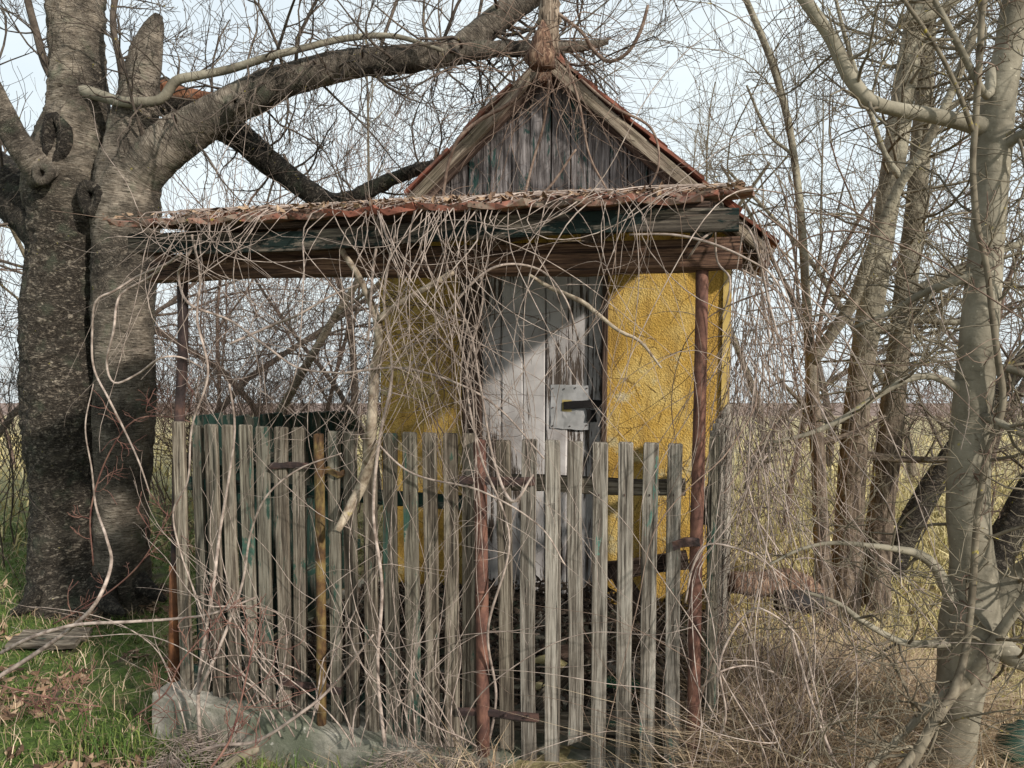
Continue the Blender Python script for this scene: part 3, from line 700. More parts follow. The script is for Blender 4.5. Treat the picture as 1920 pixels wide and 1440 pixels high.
# porch roof
PF, PZ = 2.52, 1.985                                    # front edge
PBZ = 2.30
psl = (PBZ - PZ) / (WV - PF)
PU0, PU1 = -2.28, -0.045
boxpart('porch_floor', -2.28, -.08, FV + .12, WV - .003, -.32, .004, M['concrete'], hut)
plank('porch_beam', onp(292, 512, FV), onp(1392, 480, FV), Z3, .088, .085, M['beam'], hut, rings=14, warp=.006, wear=.003)
plank('porch_beam', onp(300, 489, FV + .012), onp(1388, 459, FV + .012), Z3, .045, .07, M['beam'], hut, rings=10, warp=.004)
fp0, fp1 = onp(245, 457, 2.60), onp(1386, 412, 2.60)
plank('fascia_board', fp0, fp1, Z3, .075, .025, M['fascia'], hut, rings=16, warp=.006, wear=.002)
for u in np.linspace(-2.3, -.12, 7):
    vd = unit(VV_ + Z3 * psl)
    plank('porch_rafter', Wp(u, 2.615, PZ - .055), Wp(u, WV - .01, PBZ - .06), UV_, .07, .085, M['fascia'] if u > -.3 else M['frame'], hut)
for v in np.linspace(2.66, 4.3, 7):
    z = PZ + (v - PF) * psl - .006
    plank('roof_batten', Wp(PU0 + .12, v, z), Wp(PU1 - .05, v, z), VV_, .05, .022, M['frame'], hut, rings=6)
updn = unit(VV_ + Z3 * psl); pn = unit(Z3 - VV_ * psl)
for r_ in range(7):
    for c in range(13):
        u = PU0 + c * .186 + (.06 if r_ % 2 else 0) + rng.normal(0, .01); s = r_ * .265 + rng.normal(0, .012)
        if u > PU1 or (r_ > 3 and c < 1): continue
        if r_ == 0 and c in (4,): s += .05
        p = Wp(u, PF, PZ) + updn * s + pn * (.012 + rng.uniform(0, .008) + (0.012 if r_ else 0))
        p = p + Z3 * (-.012 * max(0, 1 - (u - PU0) / .5) + .006 * math.sin(u * 5))
        upj = unit(updn - pn * .07 + rng.normal(0, .012, 3)); ac = unit(UV_ + Z3 * rng.normal(0, .03) + VV_ * rng.normal(0, .04))
        lay_tile('porch_tile', random.choice(PT), p, upj, ac, hut)
# porch posts
def pipe(name, C, mat, parent, sides=14):
    o, _ = limb(name, C, mat, parent, sides, .12, .0, .006); return o
def trace_plane(pts, k, jit=0.0):
    out = []
    for px, py, wd in pts:
        p = onp(px, py, k + (rng.uniform(-jit, jit * .5) if jit else 0)); out.append((*p, wd * p[1] / FPX / 2))
    return np.array(out)
pipe('porch_post', trace_plane([(327, 1300, 19), (328, 1150, 19), (333, 900, 19), (337, 770, 19), (343, 650, 19), (342, 528, 20)], FV + .04), M['rustdark'], hut)
pipe('post_sleeve', trace_plane([(326, 1296, 22), (327, 1200, 21), (328, 1060, 21)], FV + .036), M['rustorange'], hut)
pipe('porch_post', trace_plane([(1299, 1480, 25), (1302, 1200, 25), (1306, 1000, 25), (1312, 760, 24), (1317, 505, 23)], FV), M['rust'], hut)
plank('post_bracket', onp(1262, 1024, FV - .03), onp(1312, 1018, FV - .03), Z3, .03, .02, M['rustdark'], hut)

# ================================================================== PLINTH
pl = thing('concrete_plinth', 'low mossy concrete plinth under the picket fence', 'plinth', Wp(-1.3, FV, -.05))
pu = np.linspace(-2.40, -.06, 40); V = []; prof = [(-.10, -.34), (-.10, -.12), (-.098, -.016), (-.088, -.006), (.10, -.004), (.11, -.34)]
for u in pu:
    dip = .034 - .075 * float(np.clip((u + 2.33) / 1.2, 0, 1)) + .002 * math.sin(u * 9)
    for a, b_ in prof: V.append(Wp(u + rng.normal(0, .002), FV + a + rng.normal(0, .002), b_ + dip + rng.normal(0, .002)))
Q = []; k = len(prof)
for i in range(len(pu) - 1):
    for j in range(k):
        a = i * k + j; b_ = i * k + (j + 1) % k; Q.append((a, b_, b_ + k, a + k))
mesh_part('kerb', V, Q, [(0, 2, 1), (0, 3, 2), (0, 5, 3), (5, 4, 3)], M['concrete'], pl)

# ================================================================== PICKET FENCE, GATE, SIDE FENCES
def picket(p, parent, name='picket', k=FV - .012, mat=None, th=.02, **kw):
    xt, yt, xb, yb, wd = p; a, b_ = onp(xb, yb, k), onp(xt, yt, k)
    W_ = wd * b_[1] / FPX / math.cos(AL * 0.6)
    return plank(name, a, b_, UV_, W_, th, mat or M['picket'], parent, rings=6, warp=.0022, wear=.0007, ch=.12, top_round=.006, **kw)
fence = thing('picket_fence', 'weathered grey picket fence with flaking green paint left of the gate', 'fence', onp(598, 1380, FV))
PK = [(335, 793, 352, 1292, 25), (371, 800, 388, 1300, 21), (396, 798, 412, 1311, 25), (428, 799, 442, 1318, 24), (460, 799, 474, 1326, 25), (493, 802, 505, 1332, 26),
      (527, 803, 536, 1333, 26), (560, 804, 565, 1335, 25), (626, 811, 633, 1352, 24), (656, 811, 662, 1366, 25), (693, 817, 698, 1372, 26), (732, 815, 738, 1377, 27), (768, 813, 776, 1388, 28),
      (805, 814, 812, 1392, 27), (845, 815, 848, 1397, 27), (881, 815, 880, 1402, 28)]
for i, p in enumerate(PK):
    g = i in (1, 4, 5, 8, 11, 12)
    picket(p, fence, mat=M['picket_green'] if g else M['picket'], k=FV - .015 + (.02 if i in (1, 15) else rng.normal(0, .003)))
for yy0, yy1 in (((338, 905), (890, 945)), ((345, 1255), (890, 1340))):
    plank('rail', onp(*yy0, FV + .018), onp(*yy1, FV + .018), Z3, .055, .028, M['greenboard'], fence, rings=8)
pipe('fence_post', trace_plane([(603, 1408, 19), (602, 1150, 19), (599, 900, 19), (597, 814, 19)], FV - .045), M['rustyellow'], fence)
pipe('fence_post', trace_plane([(907, 1440, 25), (905, 1250, 25), (903, 1050, 25), (901, 900, 24), (899, 826, 24)], FV - .03), M['rust'], fence)
pipe('collar', trace_plane([(904, 1110, 27), (904, 1105, 27)], FV - .03), M['rust'], fence)
for a, b_ in (((508, 874), (578, 874)), ((605, 884), (645, 886)), ((525, 1275), (612, 1288)), ((612, 1288), (640, 1296))):
    plank('bracket', onp(*a, FV - .034), onp(*b_, FV - .034), Z3, .025, .012, M['rustdark'] if a[1] != 884 else M['rustyellow'], fence)

gate = thing('picket_gate', 'paler grey picket gate hung on the rusty post', 'gate', onp(1100, 1440, FV))
GK = [(944, 828, 951, 1402, 27), (993, 826, 992, 1424, 28), (1036, 828, 1035, 1433, 28), (1079, 830, 1078, 1405, 27), (1126, 832, 1121, 1440, 28), (1174, 832, 1168, 1446, 28), (1221, 833, 1212, 1452, 28), (1266, 835, 1260, 1460, 27)]
for i, p in enumerate(GK):
    picket(p, gate, k=FV - .02 + rng.normal(0, .002), mat=M['picket'] if i in (0,) else M['gate_wood'], broken=.06 if i == 3 else 0)
plank('rail', onp(930, 905, FV + .012), onp(1285, 914, FV + .012), Z3, .06, .03, M['picket'], gate, rings=6)
plank('rail', onp(930, 1345, FV + .012), onp(1280, 1372, FV + .012), Z3, .075, .03, M['picket'], gate, rings=6)
plank('brace', onp(1010, 1325, FV + .045), onp(1100, 1230, FV + .045), UV_, .06, .02, M['picket'], gate)
for a, b_ in (((862, 900), (1003, 903)), ((858, 1335), (1010, 1345))):
    plank('hinge', onp(*a, FV - .036), onp(*b_, FV - .036), Z3, .028, .012, M['rustdark'], gate)
for px, py in ((942, 899), (988, 903), (948, 1341), (990, 1343)):
    p = onp(px, py, FV - .045); C = np.array([[*(p), .006], [*(p - VV_ * .01), .005]]); limb('bolt', C, M['rustdark'], gate, 8, .01, 0, 0)
for i in range(4, 8):
    px = GK[i][0] - 3; p = onp(px, 920, FV - .031); boxpart('nail_head', ucoord(p) - .0022, ucoord(p) + .0022, FV - .034, FV - .031, p[2] - .02, p[2] - .012, M['rustdark'], gate)

side = thing('board_fence', 'dark green board fence closing the left side of the porch', 'fence', Wp(-2.28, 3.5, 0))
v = FV + .08
while v < WV - .05:
    wd = rng.uniform(.075, .10); zt = 1.215 - .085 * (v - FV) + rng.normal(0, .006)
    plank('board', Wp(-2.29 + rng.normal(0, .004), v + wd / 2, .01), Wp(-2.29 + rng.normal(0, .004), v + wd / 2, zt), VV_, wd, .018, M['greenboard'], side, rings=4); v += wd + rng.uniform(.004, .02)
for z in (.25, .95): plank('rail', Wp(-2.262, FV + .08, z), Wp(-2.262, WV - .05, z), Z3, .055, .03, M['greenboard'], side)
rside = thing('side_picket_fence', 'grey pickets beside the right post, half buried in dry vines', 'fence', Wp(-.02, 3.2, 0))
v = FV + .05
for i in range(11):
    u = ucoord(onp(1338 + i * 2.5, 900, v))
    plank('picket', Wp(u + .004, v, -.05), Wp(u, v, 1.21 + rng.normal(0, .01)), VV_ + UV_ * .35, .062, .02, M['picket_green'] if i == 0 else M['gate_wood'], rside, rings=5, warp=.003, wear=.0007, top_round=.006); v += .125
for z in (.92, .22): plank('rail', Wp(-.10, FV + .06, z), Wp(u - .035, v, z), Z3, .055, .03, M['picket'], rside)
# ================================================================== OLD CHERRY TREE (left)
ch = thing('cherry_tree', 'massive old cherry tree with a broken stub and a limb over the hut', 'tree', at(175, 1120, 5.1))
CT = trace([(165, 1150, 290), (160, 1105, 225), (150, 1060, 185), (142, 1000, 168), (136, 900, 152), (126, 800, 156), (121, 700, 158), (119, 600, 148), (124, 500, 138), (128, 430, 150), (130, 370, 160),
            (132, 310, 150), (138, 260, 128), (146, 210, 112), (146, 150, 106), (144, 80, 98), (143, 0, 101), (140, -100, 96), (132, -320, 84), (110, -700, 60)], 5.1)
CT[:, 3] *= .93
_, CT = limb('trunk', CT, M['cherry_trunk'], ch, 72, .016, .06, .004, plates=.009)
C2 = trace([(235, 1150, 120), (228, 1090, 108), (226, 1000, 102), (230, 900, 104), (231, 800, 112), (232, 700, 114), (233, 600, 114), (233, 500, 116), (234, 420, 128), (240, 340, 122), (248, 260, 92), (258, 190, 78), (268, 130, 66), (280, 80, 50), (290, 50, 34), (298, 28, 16)], 5.0)
C2[:, 3] *= .93
limb('broken_stem', C2, M['cherry'], ch, 56, .018, .06, .006, plates=.005)
def trace_d(pts): return trace(pts, 5)
CL = trace_d([(205, 420, 110, 5.02), (255, 335, 104, 4.98), (305, 280, 96, 4.95), (360, 240, 86, 4.92), (430, 200, 80, 4.9), (500, 165, 74, 4.88), (580, 138, 66, 4.85), (660, 119, 60, 4.82), (740, 114, 56, 4.8), (810, 104, 54, 4.78), (870, 96, 48, 4.75), (930, 92, 36, 4.7), (1000, 92, 28, 4.65), (1060, 88, 25, 4.6), (1100, 85, 20, 4.6), (1140, 78, 11, 4.6)])
CL[:, 3] *= .86
_, CL = limb('arching_limb', CL, M['cherry'], ch, 40, .02, .06, .006, plates=.004)
CF = trace_d([(850, 100, 46, 4.75), (885, 75, 50, 4.76), (930, 38, 48, 4.78), (975, 5, 46, 4.8), (1040, -35, 42, 4.85), (1180, -110, 36, 5), (1350, -200, 20, 5.2)])
_, CF = limb('fork_limb', CF, M['cherry'], ch, 20, .03, .04, .012)
CD = trace_d([(300, 160, 40, 5.3), (335, 195, 66, 5.3), (390, 225, 60, 5.3), (440, 250, 52, 5.3), (500, 300, 46, 5.3), (560, 345, 40, 5.25), (615, 378, 36, 5.2), (660, 372, 28, 5.2), (700, 352, 26, 5.2), (750, 330, 22, 5.2), (800, 312, 16, 5.2), (840, 300, 8, 5.2)])
_, CD = limb('fallen_limb', CD, M['cherry_rough'], ch, 28, .02, .07, .006, plates=.006)
limb('torn_wood', trace_d([(292, 160, 20, 5.25), (312, 168, 36, 5.22), (345, 178, 28, 5.22), (400, 182, 14, 5.2)]), M['heart'], ch, 10, .03, .12, .06)
CP = trace_d([(85, 335, 62, 4.86), (62, 305, 52, 4.8), (30, 262, 46, 4.75), (0, 205, 44, 4.7), (-60, 90, 42, 4.6), (-160, -60, 34, 4.5)])
_, CP = limb('pruned_branch', CP, M['cherry'], ch, 18, .03, .04, .008)
CQ = trace_d([(120, 450, 110, 5.1), (60, 395, 100, 5.15), (10, 345, 92, 5.2), (-60, 290, 84, 5.25), (-200, 200, 60, 5.3)])
_, CQ = limb('low_limb', CQ, M['cherry_rough'], ch, 36, .02, .06, .006, plates=.007)
def scar(name, px, py, d, rx, ry, tube, mat, hole_mat, parent, tilt=0.0):
    """a callus ring round a wound, seen from the road"""
    c = at(px, py, d); f = d / FPX; V = []; Q = []; nA, nB = 22, 8
    for i in range(nA):
        a = i / nA * 2 * math.pi; k = 1 + .10 * math.sin(3 * a + 1) + rng.normal(0, .03)
        for j in range(nB):
            b_ = j / nB * 2 * math.pi; rr = 1 + tube / rx * math.cos(b_)
            x, z = rx * k * rr * math.cos(a) * f, ry * k * (1 + tube / ry * math.cos(b_)) * math.sin(a) * f
            V.append(c + np.array([x * math.cos(tilt) - z * math.sin(tilt), -tube * f * math.sin(b_) * 1.1 + rng.normal(0, .003), x * math.sin(tilt) + z * math.cos(tilt)]))
    for i in range(nA):
        for j in range(nB):
            a, b_ = i * nB + j, i * nB + (j + 1) % nB; e, g = ((i + 1) % nA) * nB + j, ((i + 1) % nA) * nB + (j + 1) % nB; Q.append((a, b_, g, e))
    uv = np.tile(np.array([[0, 0], [.02, 0], [.02, .03], [0, .03]]), (len(Q), 1)) + np.repeat(rng.random((len(Q), 2)) * .02, 4, axis=0) + np.repeat((np.arange(len(Q)) / nB * .03)[:, None], 4, axis=0)
    o = mesh_part(name, V, Q, None, mat, parent, True, uv)
    ring = [c + np.array([rx * 1.0 * f * math.cos(a), .012, ry * 1.0 * f * math.sin(a)]) for a in np.linspace(0, 2 * math.pi, 16, endpoint=False)]
    Vh = [c + np.array([0, .05, 0])] + ring; T = [(0, 1 + (i + 1) % 16, 1 + i) for i in range(16)]
    mesh_part('hollow' if hole_mat is M['hole_dark'] else 'cut_face', Vh, None, T, hole_mat, o)
scar('branch_scar', 174, 372, 4.84, 17, 22, 13, M['cherry_rough'], M['hole_dark'], ch)
scar('branch_scar', 81, 326, 4.74, 12, 13, 8, M['cherry'], M['cut'], ch)
scar('branch_scar', 106, 265, 4.885, 15, 40, 13, M['cherry_rough'], M['cherry_rough'], ch, -.12)
scar('branch_scar', 441, 192, 4.74, 9, 11, 7, M['cherry'], M['cut'], ch)
CS = trace_d([(150, 168, 26, 5.0), (190, 180, 21, 4.92), (225, 190, 20, 4.85), (270, 192, 19, 4.8), (305, 184, 18, 4.78), (330, 152, 18, 4.76), (370, 142, 16, 4.75), (430, 130, 15, 4.74), (500, 108, 14, 4.7), (570, 90, 13, 4.7), (650, 72, 12, 4.7), (740, 68, 10, 4.7), (830, 95, 7, 4.6)])
_, CS = limb('side_branch', CS, M['grey'], ch, 12, .03, .04, .01)
CB1 = trace_d([(110, 165, 18, 5.0), (85, 120, 15, 5.0), (68, 60, 13, 5), (52, 0, 12, 5), (30, -120, 8, 5)]); _, CB1 = limb('side_branch', CB1, M['darktwig'], ch, 8, .05, .03, 0)
CB2 = trace_d([(232, 160, 14, 4.95), (224, 110, 12, 4.9), (212, 50, 11, 4.9), (218, -10, 10, 4.9), (250, -90, 7, 4.9)]); _, CB2 = limb('side_branch', CB2, M['darktwig'], ch, 8, .05, .03, 0)
tw = []
sprout(tw, CL, 30, .75, .25, 1, 3, side=(0, -.1, .5), f0=.15, up=.05, wander=.34, kids=(3, 6), rmax=.012)
sprout(tw, CL, 22, .6, .2, 1, 3, side=(0, -.1, -.8), f0=.25, up=-.16, wander=.36, kids=(3, 6), rmax=.009)
sprout(tw, CF, 24, .8, .25, 1, 3, up=.0, wander=.34, rmax=.012)
sprout(tw, CS, 24, .5, .4, 1, 3, up=.05, wander=.36, rmax=.007)
sprout(tw, CD, 20, .55, .3, 1, 3, up=.1, wander=.3, rmax=.008)
sprout(tw, CT, 26, .7, .1, 1, 3, up=.1, f0=.72, wander=.3, rmax=.012)
sprout(tw, CP, 8, .6, .2, 1, 3, up=.15, rmax=.008); sprout(tw, CQ, 10, .7, .15, 1, 3, up=.1, rmax=.01)
sprout(tw, CB1, 12, .45, .5, 1, 3, up=.1, rmax=.006); sprout(tw, CB2, 14, .45, .5, 1, 3, up=.1, rmax=.006)
stems('twigs', [(p, r) for l, p, r in tw], M['darktwig'], ch, 4, 'stuff')
# exposed roots
for pts in ([(110, 1090, 60, 4.95), (70, 1120, 42, 4.8), (45, 1140, 26, 4.75), (20, 1150, 10, 4.7)], [(190, 1095, 60, 4.9), (200, 1125, 40, 4.75), (215, 1140, 24, 4.65), (235, 1150, 8, 4.6)], [(255, 1085, 40, 4.95), (285, 1110, 26, 4.9), (310, 1125, 10, 4.9)]):
    limb('root', trace_d(pts), M['cherry_rough'], ch, 12, .03, .08, .02)

# ================================================================== GREY TREE (right foreground)
gt = thing('grey_tree', 'near smooth grey tree at the right edge, forking low', 'tree', at(1770, 1470, 2.6))
G0 = trace([(1745, 1560, 130), (1765, 1470, 112), (1785, 1380, 98), (1800, 1290, 96), (1815, 1220, 120), (1822, 1165, 128), (1826, 1110, 104), (1822, 1040, 84), (1815, 950, 82), (1818, 850, 80), (1825, 750, 78), (1836, 620, 72), (1846, 500, 66), (1856, 380, 64), (1862, 280, 70), (1870, 200, 66), (1890, 100, 54), (1905, 0, 50), (1930, -150, 44), (1950, -400, 36)], 2.6)
G0[:, 3] *= .9
_, G0 = limb('trunk', G0, M['grey'], gt, 36, .02, .03, .003)
gb = []
def gbranch(pts, sides=12, mat='grey', par=gt, lump=.03):
    o, C = limb('branch', trace(pts, 2.6), M[mat], par, sides, .03, lump, .006); gb.append(C); return C
gbranch([(1850, 240, 40, 2.6), (1800, 228, 30, 2.58), (1740, 215, 28, 2.56), (1680, 205, 26, 2.55), (1630, 188, 26, 2.54), (1590, 140, 25, 2.53), (1560, 75, 23, 2.52), (1520, 15, 22, 2.5), (1490, -30, 20, 2.5), (1440, -140, 14, 2.5)], 14)
gbranch([(1835, 1140, 90, 2.6), (1880, 1110, 62, 2.58), (1925, 1080, 54, 2.56), (1990, 1020, 46, 2.5), (2080, 900, 36, 2.45)], 16)
gbranch([(1850, 1190, 60, 2.6), (1890, 1225, 44, 2.55), (1935, 1245, 36, 2.5), (2010, 1250, 26, 2.45)])
gbranch([(1795, 1150, 32, 2.58), (1778, 1110, 24, 2.56), (1755, 1065, 20, 2.54), (1725, 1040, 18, 2.52), (1685, 1030, 13, 2.5), (1620, 1022, 10, 2.48), (1560, 1018, 8, 2.47), (1500, 1030, 6, 2.46), (1440, 1060, 4, 2.45)])
gbranch([(1790, 1205, 30, 2.58), (1750, 1207, 16, 2.56), (1700, 1206, 14, 2.54), (1660, 1190, 12, 2.52), (1610, 1160, 11, 2.5), (1570, 1130, 8, 2.5), (1510, 1110, 6, 2.5)])
gbranch([(1790, 1290, 30, 2.55), (1745, 1320, 18, 2.5), (1700, 1370, 14, 2.42), (1640, 1430, 13, 2.3), (1590, 1480, 12, 2.25)])
gbranch([(1805, 1275, 36, 2.55), (1790, 1300, 17, 2.48), (1750, 1360, 15, 2.38), (1700, 1430, 16, 2.25), (1650, 1490, 16, 2.2)], 12, 'greytwig')
gbranch([(1810, 1275, 34, 2.55), (1850, 1225, 26, 2.5), (1890, 1165, 20, 2.45), (1930, 1110, 18, 2.4), (1990, 1040, 16, 2.35)])
gbranch([(1828, 748, 34, 2.6), (1790, 724, 20, 2.6), (1750, 706, 14, 2.6), (1700, 712, 13, 2.6), (1640, 745, 12, 2.6), (1580, 785, 11, 2.6), (1520, 812, 9, 2.6), (1450, 830, 6, 2.6)])
gbranch([(1842, 515, 34, 2.6), (1806, 522, 22, 2.6), (1770, 534, 16, 2.63), (1720, 555, 13, 2.7), (1660, 590, 10, 2.75), (1600, 615, 7, 2.8)])
gbranch([(1840, 780, 20, 2.55), (1870, 790, 15, 2.5), (1920, 815, 14, 2.45), (2000, 830, 10, 2.4)])
gbranch([(1850, 690, 20, 2.6), (1885, 690, 15, 2.55), (1930, 705, 15, 2.5)])
gbranch([(1860, 300, 26, 2.6), (1895, 265, 20, 2.55), (1930, 245, 18, 2.5), (2000, 200, 14, 2.5)])
gbranch([(1860, 130, 22, 2.6), (1800, 330, 17, 2.62)][:1] + [(1850, 180, 14, 2.55), (1800, 90, 12, 2.5), (1752, 0, 10, 2.5), (1700, -90, 8, 2.5)])
gtw = []
for C in gb: sprout(gtw, C, 9, .33, .45, 1, 3, up=.05, f0=.3, wander=.3, kids=(2, 5), rmax=.006)
sprout(gtw, G0, 22, .45, .1, 1, 3, up=.05, f0=.3, wander=.3, kids=(2, 5), rmax=.006)
stems('twigs', [(p, r) for l, p, r in gtw], M['greytwig'], gt, 4, 'stuff')
gv = thing('climbing_stem', 'woody brown climber running up the near grey tree', 'vine', at(1700, 1460, 2.3))
C = trace([(1690, 1470, 20, 2.25), (1745, 1365, 19, 2.3), (1790, 1290, 18, 2.38), (1812, 1210, 15, 2.44), (1824, 1100, 13, 2.48), (1830, 1000, 12, 2.5), (1838, 930, 11, 2.5), (1852, 850, 13, 2.5), (1880, 760, 14, 2.5), (1872, 680, 13, 2.5), (1860, 590, 11, 2.5), (1850, 500, 11, 2.5), (1832, 420, 12, 2.5), (1824, 320, 12, 2.5), (1828, 240, 12, 2.5), (1836, 120, 12, 2.5), (1842, 20, 11, 2.5), (1850, -80, 10, 2.5)], 2.5)
_, CV = limb('stem', C, M['greytwig'], gv, 8, .03, .10, .01)
_, C = limb('stem', trace([(1824, 245, 10, 2.5), (1800, 180, 9, 2.48), (1768, 110, 8, 2.46), (1730, 50, 7, 2.45), (1680, -20, 7, 2.45)], 2.5), M['greytwig'], gv, 6, .03, .08, .01)
t_ = []; sprout(t_, CV, 40, .12, .3, 2, 3, up=0, wander=.6, kids=(1, 3), rmax=.003); stems('tendrils', [(p, r) for l, p, r in t_], M['vinedark'], gv, 3, 'stuff')

# ================================================================== MID TREES (right)
def mid_tree(name, label, trunk_pts, branches, d, twn, bark='oldgrey', twmat='greytwig', L=.8, group=None):
    C0 = trace(trunk_pts, d); root = thing(name, label, 'tree', C0[0, :3], group)
    _, C0 = limb('trunk', C0, M[bark], root, 16, .05, .05, .012); tws = []
    sprout(tws, C0, twn, L, .22, 1, 3, up=.04, f0=.28, wander=.26, rmax=.012)
    for b_ in branches:
        _, C = limb('branch', trace(b_, d), M[bark], root, 9, .05, .04, .008)
        sprout(tws, C, max(6, twn // 4), L * .6, .4, 1, 3, up=.04, f0=.15, wander=.28, rmax=.008)
    stems('twigs', [(p, r) for l, p, r in tws], M[twmat], root, 3, 'stuff'); return root
mid_tree('twin_tree', 'left stem of the twin grey trees behind the dry grass', [(1560, 1225, 78), (1578, 1150, 66), (1588, 1040, 56), (1596, 920, 52), (1604, 800, 48), (1614, 700, 46), (1630, 590, 46), (1648, 480, 44), (1664, 380, 42), (1682, 260, 40), (1698, 150, 40), (1716, 50, 38), (1735, -60, 34), (1760, -300, 26), (1780, -600, 14)],
         [[(1690, 40, 26, 4.7), (1740, 30, 20, 4.7), (1800, -5, 16, 4.7), (1880, -60, 12, 4.7)], [(1625, 620, 22, 4.8), (1660, 617, 17, 4.75), (1720, 600, 14, 4.7), (1790, 605, 11, 4.6), (1860, 590, 7, 4.5)], [(1604, 780, 18), (1570, 790, 12), (1520, 770, 9), (1450, 700, 6)], [(1600, 850, 20), (1680, 860, 14), (1790, 862, 11), (1900, 860, 8)]], 4.8, 46)
mid_tree('twin_tree', 'right stem of the twin grey trees behind the dry grass', [(1640, 1190, 66), (1640, 1080, 56), (1652, 960, 50), (1664, 850, 46), (1678, 720, 42), (1692, 600, 40), (1706, 480, 38), (1718, 380, 36), (1726, 280, 34), (1734, 160, 32), (1738, 50, 30), (1745, -80, 26), (1755, -350, 18), (1760, -600, 10)],
         [[(1700, 560, 24), (1740, 535, 22), (1790, 510, 20), (1850, 480, 16), (1930, 450, 12)], [(1730, 250, 16), (1780, 200, 12), (1850, 170, 8)]], 5.0, 40)
mid_tree('slender_tree', 'slender dark tree just right of the hut', [(1556, 1180, 36), (1545, 1080, 32), (1538, 960, 28), (1534, 860, 27), (1526, 760, 24), (1518, 650, 20), (1512, 560, 16), (1505, 450, 15), (1496, 350, 14), (1480, 240, 13), (1455, 140, 13), (1425, 60, 12), (1395, -10, 11), (1350, -120, 9), (1300, -300, 5)],
         [[(1522, 680, 24, 4.4), (1560, 625, 22, 4.35), (1600, 565, 22, 4.3), (1630, 480, 21, 4.2), (1660, 410, 20, 4.15), (1690, 340, 19, 4.1), (1720, 300, 18, 4.05), (1750, 245, 16, 4.0), (1785, 170, 15, 4.0), (1820, 80, 14, 4), (1850, -10, 12, 4)],
          [(1690, 335, 14, 4.1), (1660, 290, 10, 4.1), (1635, 220, 9, 4.1), (1610, 150, 8, 4.1), (1585, 70, 7, 4.1), (1565, -10, 6, 4.1)], [(1500, 400, 9), (1490, 300, 7), (1440, 250, 6), (1400, 160, 4)], [(1530, 830, 14), (1590, 815, 10), (1660, 780, 7)]], 4.5, 30, 'oldgrey', 'greytwig')
mid_tree('leaning_tree', 'dark leaning trunk low behind the twin trees', [(1640, 1150, 50), (1700, 1000, 44), (1760, 890, 40), (1820, 800, 34), (1900, 700, 30), (2000, 560, 24), (2150, 350, 12)], [], 5.6, 24, 'cherry_rough', 'darktwig')
mid_tree('edge_tree', 'rough dark trunk leaning out at the right edge', [(1850, 1090, 60), (1890, 1000, 54), (1925, 930, 50), (1990, 820, 44), (2080, 640, 30)], [], 4.2, 10, 'cherry_rough', 'darktwig', .5)

# ================================================================== BACKGROUND TREES (four kinds, copied)
def proto_tree(h, r, maxlev, bark, twmat, up=.12, kids=(5, 8), spread=(.45, .95)):
    out = []; grow(out, np.zeros(3), np.array([rng.normal(0, .05), rng.normal(0, .05), 1.0]), h, r, 0, maxlev, .15, up, 9, kids, spread, (.38, .62), .0026, .18)
    tr = [(p, rr) for l, p, rr in out if l == 0]; br = [(p, rr) for l, p, rr in out if l == 1]; tws = [(p, rr) for l, p, rr in out if l > 1]
    mm = []
    for nm, pl_, sd_, mt in (('trunk', tr, 9, bark), ('branches', br, 5, bark), ('twigs', tws, 3, twmat)):
        V, Q = tube_arrays(pl_, sd_); mm.append((nm, mk_mesh(nm, V, Q, None, M[mt], True)))
    return mm
PR = [proto_tree(6.5, .07, 4, 'greytwig', 'greytwig', .05, (3, 5)), proto_tree(5.0, .045, 4, 'darktwig', 'redtwig', .05, (4, 5)), proto_tree(7.5, .09, 4, 'darktwig', 'darktwig', .03, (4, 5)), proto_tree(3.6, .026, 3, 'redtwig', 'redtwig', .07, (5, 8), (.4, .9))]
def bg_tree(kind, x, y, s, rz, label, group):
    t = thing('bare_tree', label, 'tree', (x, y, float(gz(x, y)) - .05), group); mtx = WM[t.name] @ Matrix.Rotation(rz, 4, 'Z') @ Matrix.Scale(s, 4)
    for nm, me in PR[kind]:
        o = place(bpy.data.objects.new(nm, me), mtx, t)
        if nm == 'twigs': o['kind'] = 'stuff'
def bx(px, d): return float(at(px, 700, d)[0])
ORD = ['leftmost', 'second from left', 'third from left', 'fourth from left', 'fifth from left', 'sixth from left', 'seventh from left', 'eighth from left', 'rightmost']
for where, grp, lst in (('of the thin bare trees beyond the old cherry', 'bare trees at the left edge', ((-60, 9, 1, 1.0), (20, 12, 3, 1.3), (140, 16, 0, 1.0))),
        ('of the bare trees seen through the open left side of the porch', 'bare trees behind the left side of the porch', ((325, 8.5, 1, 1.0), (400, 10, 3, 1.2), (462, 7.4, 0, .75), (525, 11, 1, 1.15), (590, 9.5, 3, 1.25), (650, 12.5, 2, .8), (710, 8.8, 1, .9))),
        ('of the bare trees whose crowns show above the hut roof', 'bare trees behind the hut', ((850, 15, 2, .8), (1180, 14, 0, .9), (1330, 13, 1, 1.2))),
        ('of the thin bare trees in the tangle beyond the twin trees', 'bare trees on the right', ((1400, 9.5, 1, .9), (1445, 12, 0, .9), (1475, 7.2, 3, 1.1), (1560, 13, 2, .8), (1720, 11, 0, .9), (1800, 8, 3, 1.2), (1860, 13, 2, .8), (1950, 9.5, 1, 1.0)))):
    for i, (px, d, k, sc) in enumerate(lst):
        bg_tree(k, bx(px, d), d, sc, rng.uniform(0, 6.28), (ORD[i] if i < len(lst) - 1 else 'rightmost') + ' ' + where, grp)

